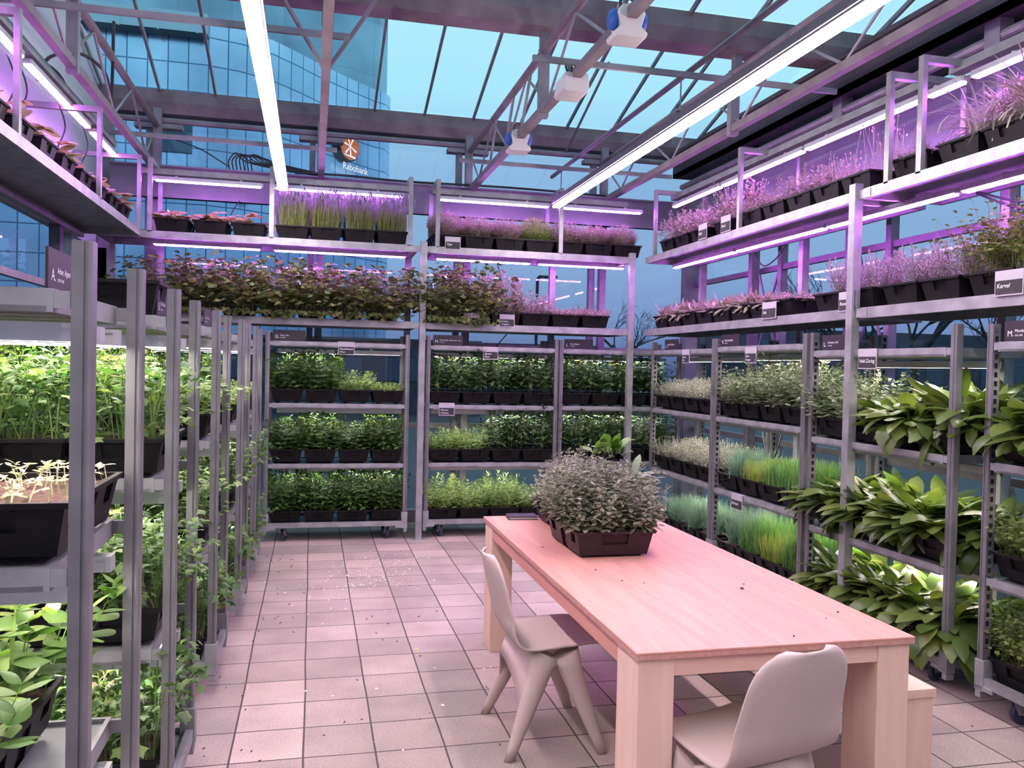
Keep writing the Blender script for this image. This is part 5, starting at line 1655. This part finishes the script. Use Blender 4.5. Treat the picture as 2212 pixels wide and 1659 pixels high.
# coil on the purple beam behind the table
mb = MB(); pts = []
for i in range(90):
    a = i / 90 * 2 * math.pi * 5; rr = 0.16 + 0.02 * math.sin(i * 1.7)
    pts.append((3.93 + 0.02 * math.sin(i * .9), 7.12 + rr * math.cos(a), 3.18 + rr * math.sin(a)))
mb.tube(pts, 0.007, 5)
o = put('cable_coil', mb.mesh('cable_coil', M_CABLE)); tag(o, 'coil of black cable hanging against the purple panel behind the table', 'cable')
cable([(3.93, 7.12, 3.34), (3.92, 7.15, 3.50), (3.9, 7.5, 3.52), (3.92, 7.75, 3.30), (3.93, 7.7, 3.05)], 'black cable looping down beside the cable coil')
# bundle on the far beam
mb = MB()
for k in range(7):
    x = -0.82 + 0.035 * k
    mb.tube(smooth_path([(x, 8.67, 3.54), (x - 0.01, 8.66, 3.62 + .012 * k), (x + 0.06 + .01 * k, 8.65, 3.70 - .006 * k), (x + 0.16 + .02 * k, 8.66, 3.62), (-0.25 + .05 * k, 8.67, 3.56), (-0.02, 8.67, 3.545)], 5), 0.007, 6)
o = put('cable_bundle', mb.mesh('cable_bundle', M_CABLE)); tag(o, 'tangle of black cables and plugs on the far beam before the tower', 'cable')
cable([(-1.42, 8.7, 3.82), (-1.1, 8.69, 3.72), (-0.82, 8.68, 3.56)], 'thin black cable sagging from the column to the tangle on the far beam', 0.006)
cable([(-0.2, 8.66, 3.55), (0.3, 8.66, 3.56), (0.9, 8.66, 3.545), (2.0, 8.66, 3.56), (3.2, 8.66, 3.545)], 'black cable lying along the top of the far beam', 0.012)
cable([(-0.72, 8.62, 3.23), (-0.80, 8.60, 3.05), (-0.70, 8.60, 2.85), (-0.66, 8.62, 2.75)], 'black cable hanging below the far beam behind the strawberry trays', 0.006)
cable([(2.02, 8.62, 3.23), (1.99, 8.60, 3.10), (2.04, 8.60, 2.98), (2.02, 8.62, 2.90)], 'black cable hanging below the far beam behind the thyme mounds', 0.006)
cable([(-0.36, 8.30, 2.73), (-0.30, 8.32, 2.60), (-0.36, 8.35, 2.30), (-0.36, 8.36, 2.10)], 'black cable hanging from the far rack top shelf above the lobed herbs', 0.006)
cable([(1.82, 8.4, 2.73), (1.86, 8.42, 2.60), (1.88, 8.45, 2.35), (1.86, 8.45, 2.12)], 'black cable hanging from the far rack top shelf behind the second chalk tag', 0.006)
cable([(1.98, 8.55, 2.02), (1.80, 8.56, 1.78), (1.74, 8.57, 1.55)], 'black cable crossing behind trolley H below the lower rack shelf', 0.006)
# at the strawberry rack
cable([(-1.78, 6.1, 3.47), (-1.74, 6.2, 3.66), (-1.62, 6.5, 3.80), (-1.52, 6.75, 3.76), (-1.50, 6.85, 3.60), (-1.50, 6.9, 4.2)], 'thick black cable arching from the side lamps up to the truss', 0.012)
mb = MB()
for k in range(5):
    mb.tube(smooth_path([(-1.80 + .01 * k, 5.9 + .02 * k, 3.58), (-1.76 + .012 * k, 6.3, 3.55 + .01 * k), (-1.74 + .008 * k, 6.6, 3.56 - .012 * k), (-1.73, 6.62 + .03 * k, 3.46)], 4), 0.009, 6)
o = put('cable_bundle', mb.mesh('cable_bundle', M_CABLE)); tag(o, 'bunch of tied black cables on the side lamp rail by the white panel', 'cable')
for i, (y, z) in enumerate(((5.35, 3.38), (5.55, 3.40), (6.35, 3.40), (6.95, 3.42))):
    cable([(-1.72, y, z), (-1.70, y + .08, z - 0.14), (-1.74, y + .04, z - 0.30), (-1.76, y - .03, z - 0.46)], 'black lamp cable drooping over the strawberry shelf, %s from the camera' % ORD[i], 0.006)
# behind the table
cable([(3.66, 4.05, 2.72), (3.70, 3.7, 2.60), (3.80, 3.3, 2.62), (3.95, 2.9, 2.78), (4.0, 2.6, 2.9)], 'upper of two black cables sagging under the top shelf behind the table', 0.007)
cable([(3.66, 4.05, 2.71), (3.70, 3.65, 2.54), (3.82, 3.2, 2.56), (3.98, 2.8, 2.72)], 'lower of two black cables sagging under the top shelf behind the table', 0.007)
cable([(3.98, 3.35, 2.75), (3.96, 3.35, 2.5), (3.98, 3.37, 2.2)], 'black cable hanging down beside the rack back leg by the chervil', 0.007)
cable([(3.70, 6.6, 2.70), (3.74, 6.5, 2.58), (3.74, 6.3, 2.62), (3.70, 6.1, 2.70)], 'black cable looping under the top shelf near the corner', 0.007)
cable([(3.80, 5.95, 2.02), (3.84, 5.9, 1.8), (3.82, 5.88, 1.5), (3.82, 5.9, 1.35)], 'black cable dropping behind trolley K', 0.006)
cable([(3.60, 6.2, 1.24), (3.60, 6.15, 1.05), (3.60, 6.0, 1.0), (3.60, 5.9, 1.22)], 'black cable loop hanging under the upper shelf of trolley K', 0.006)
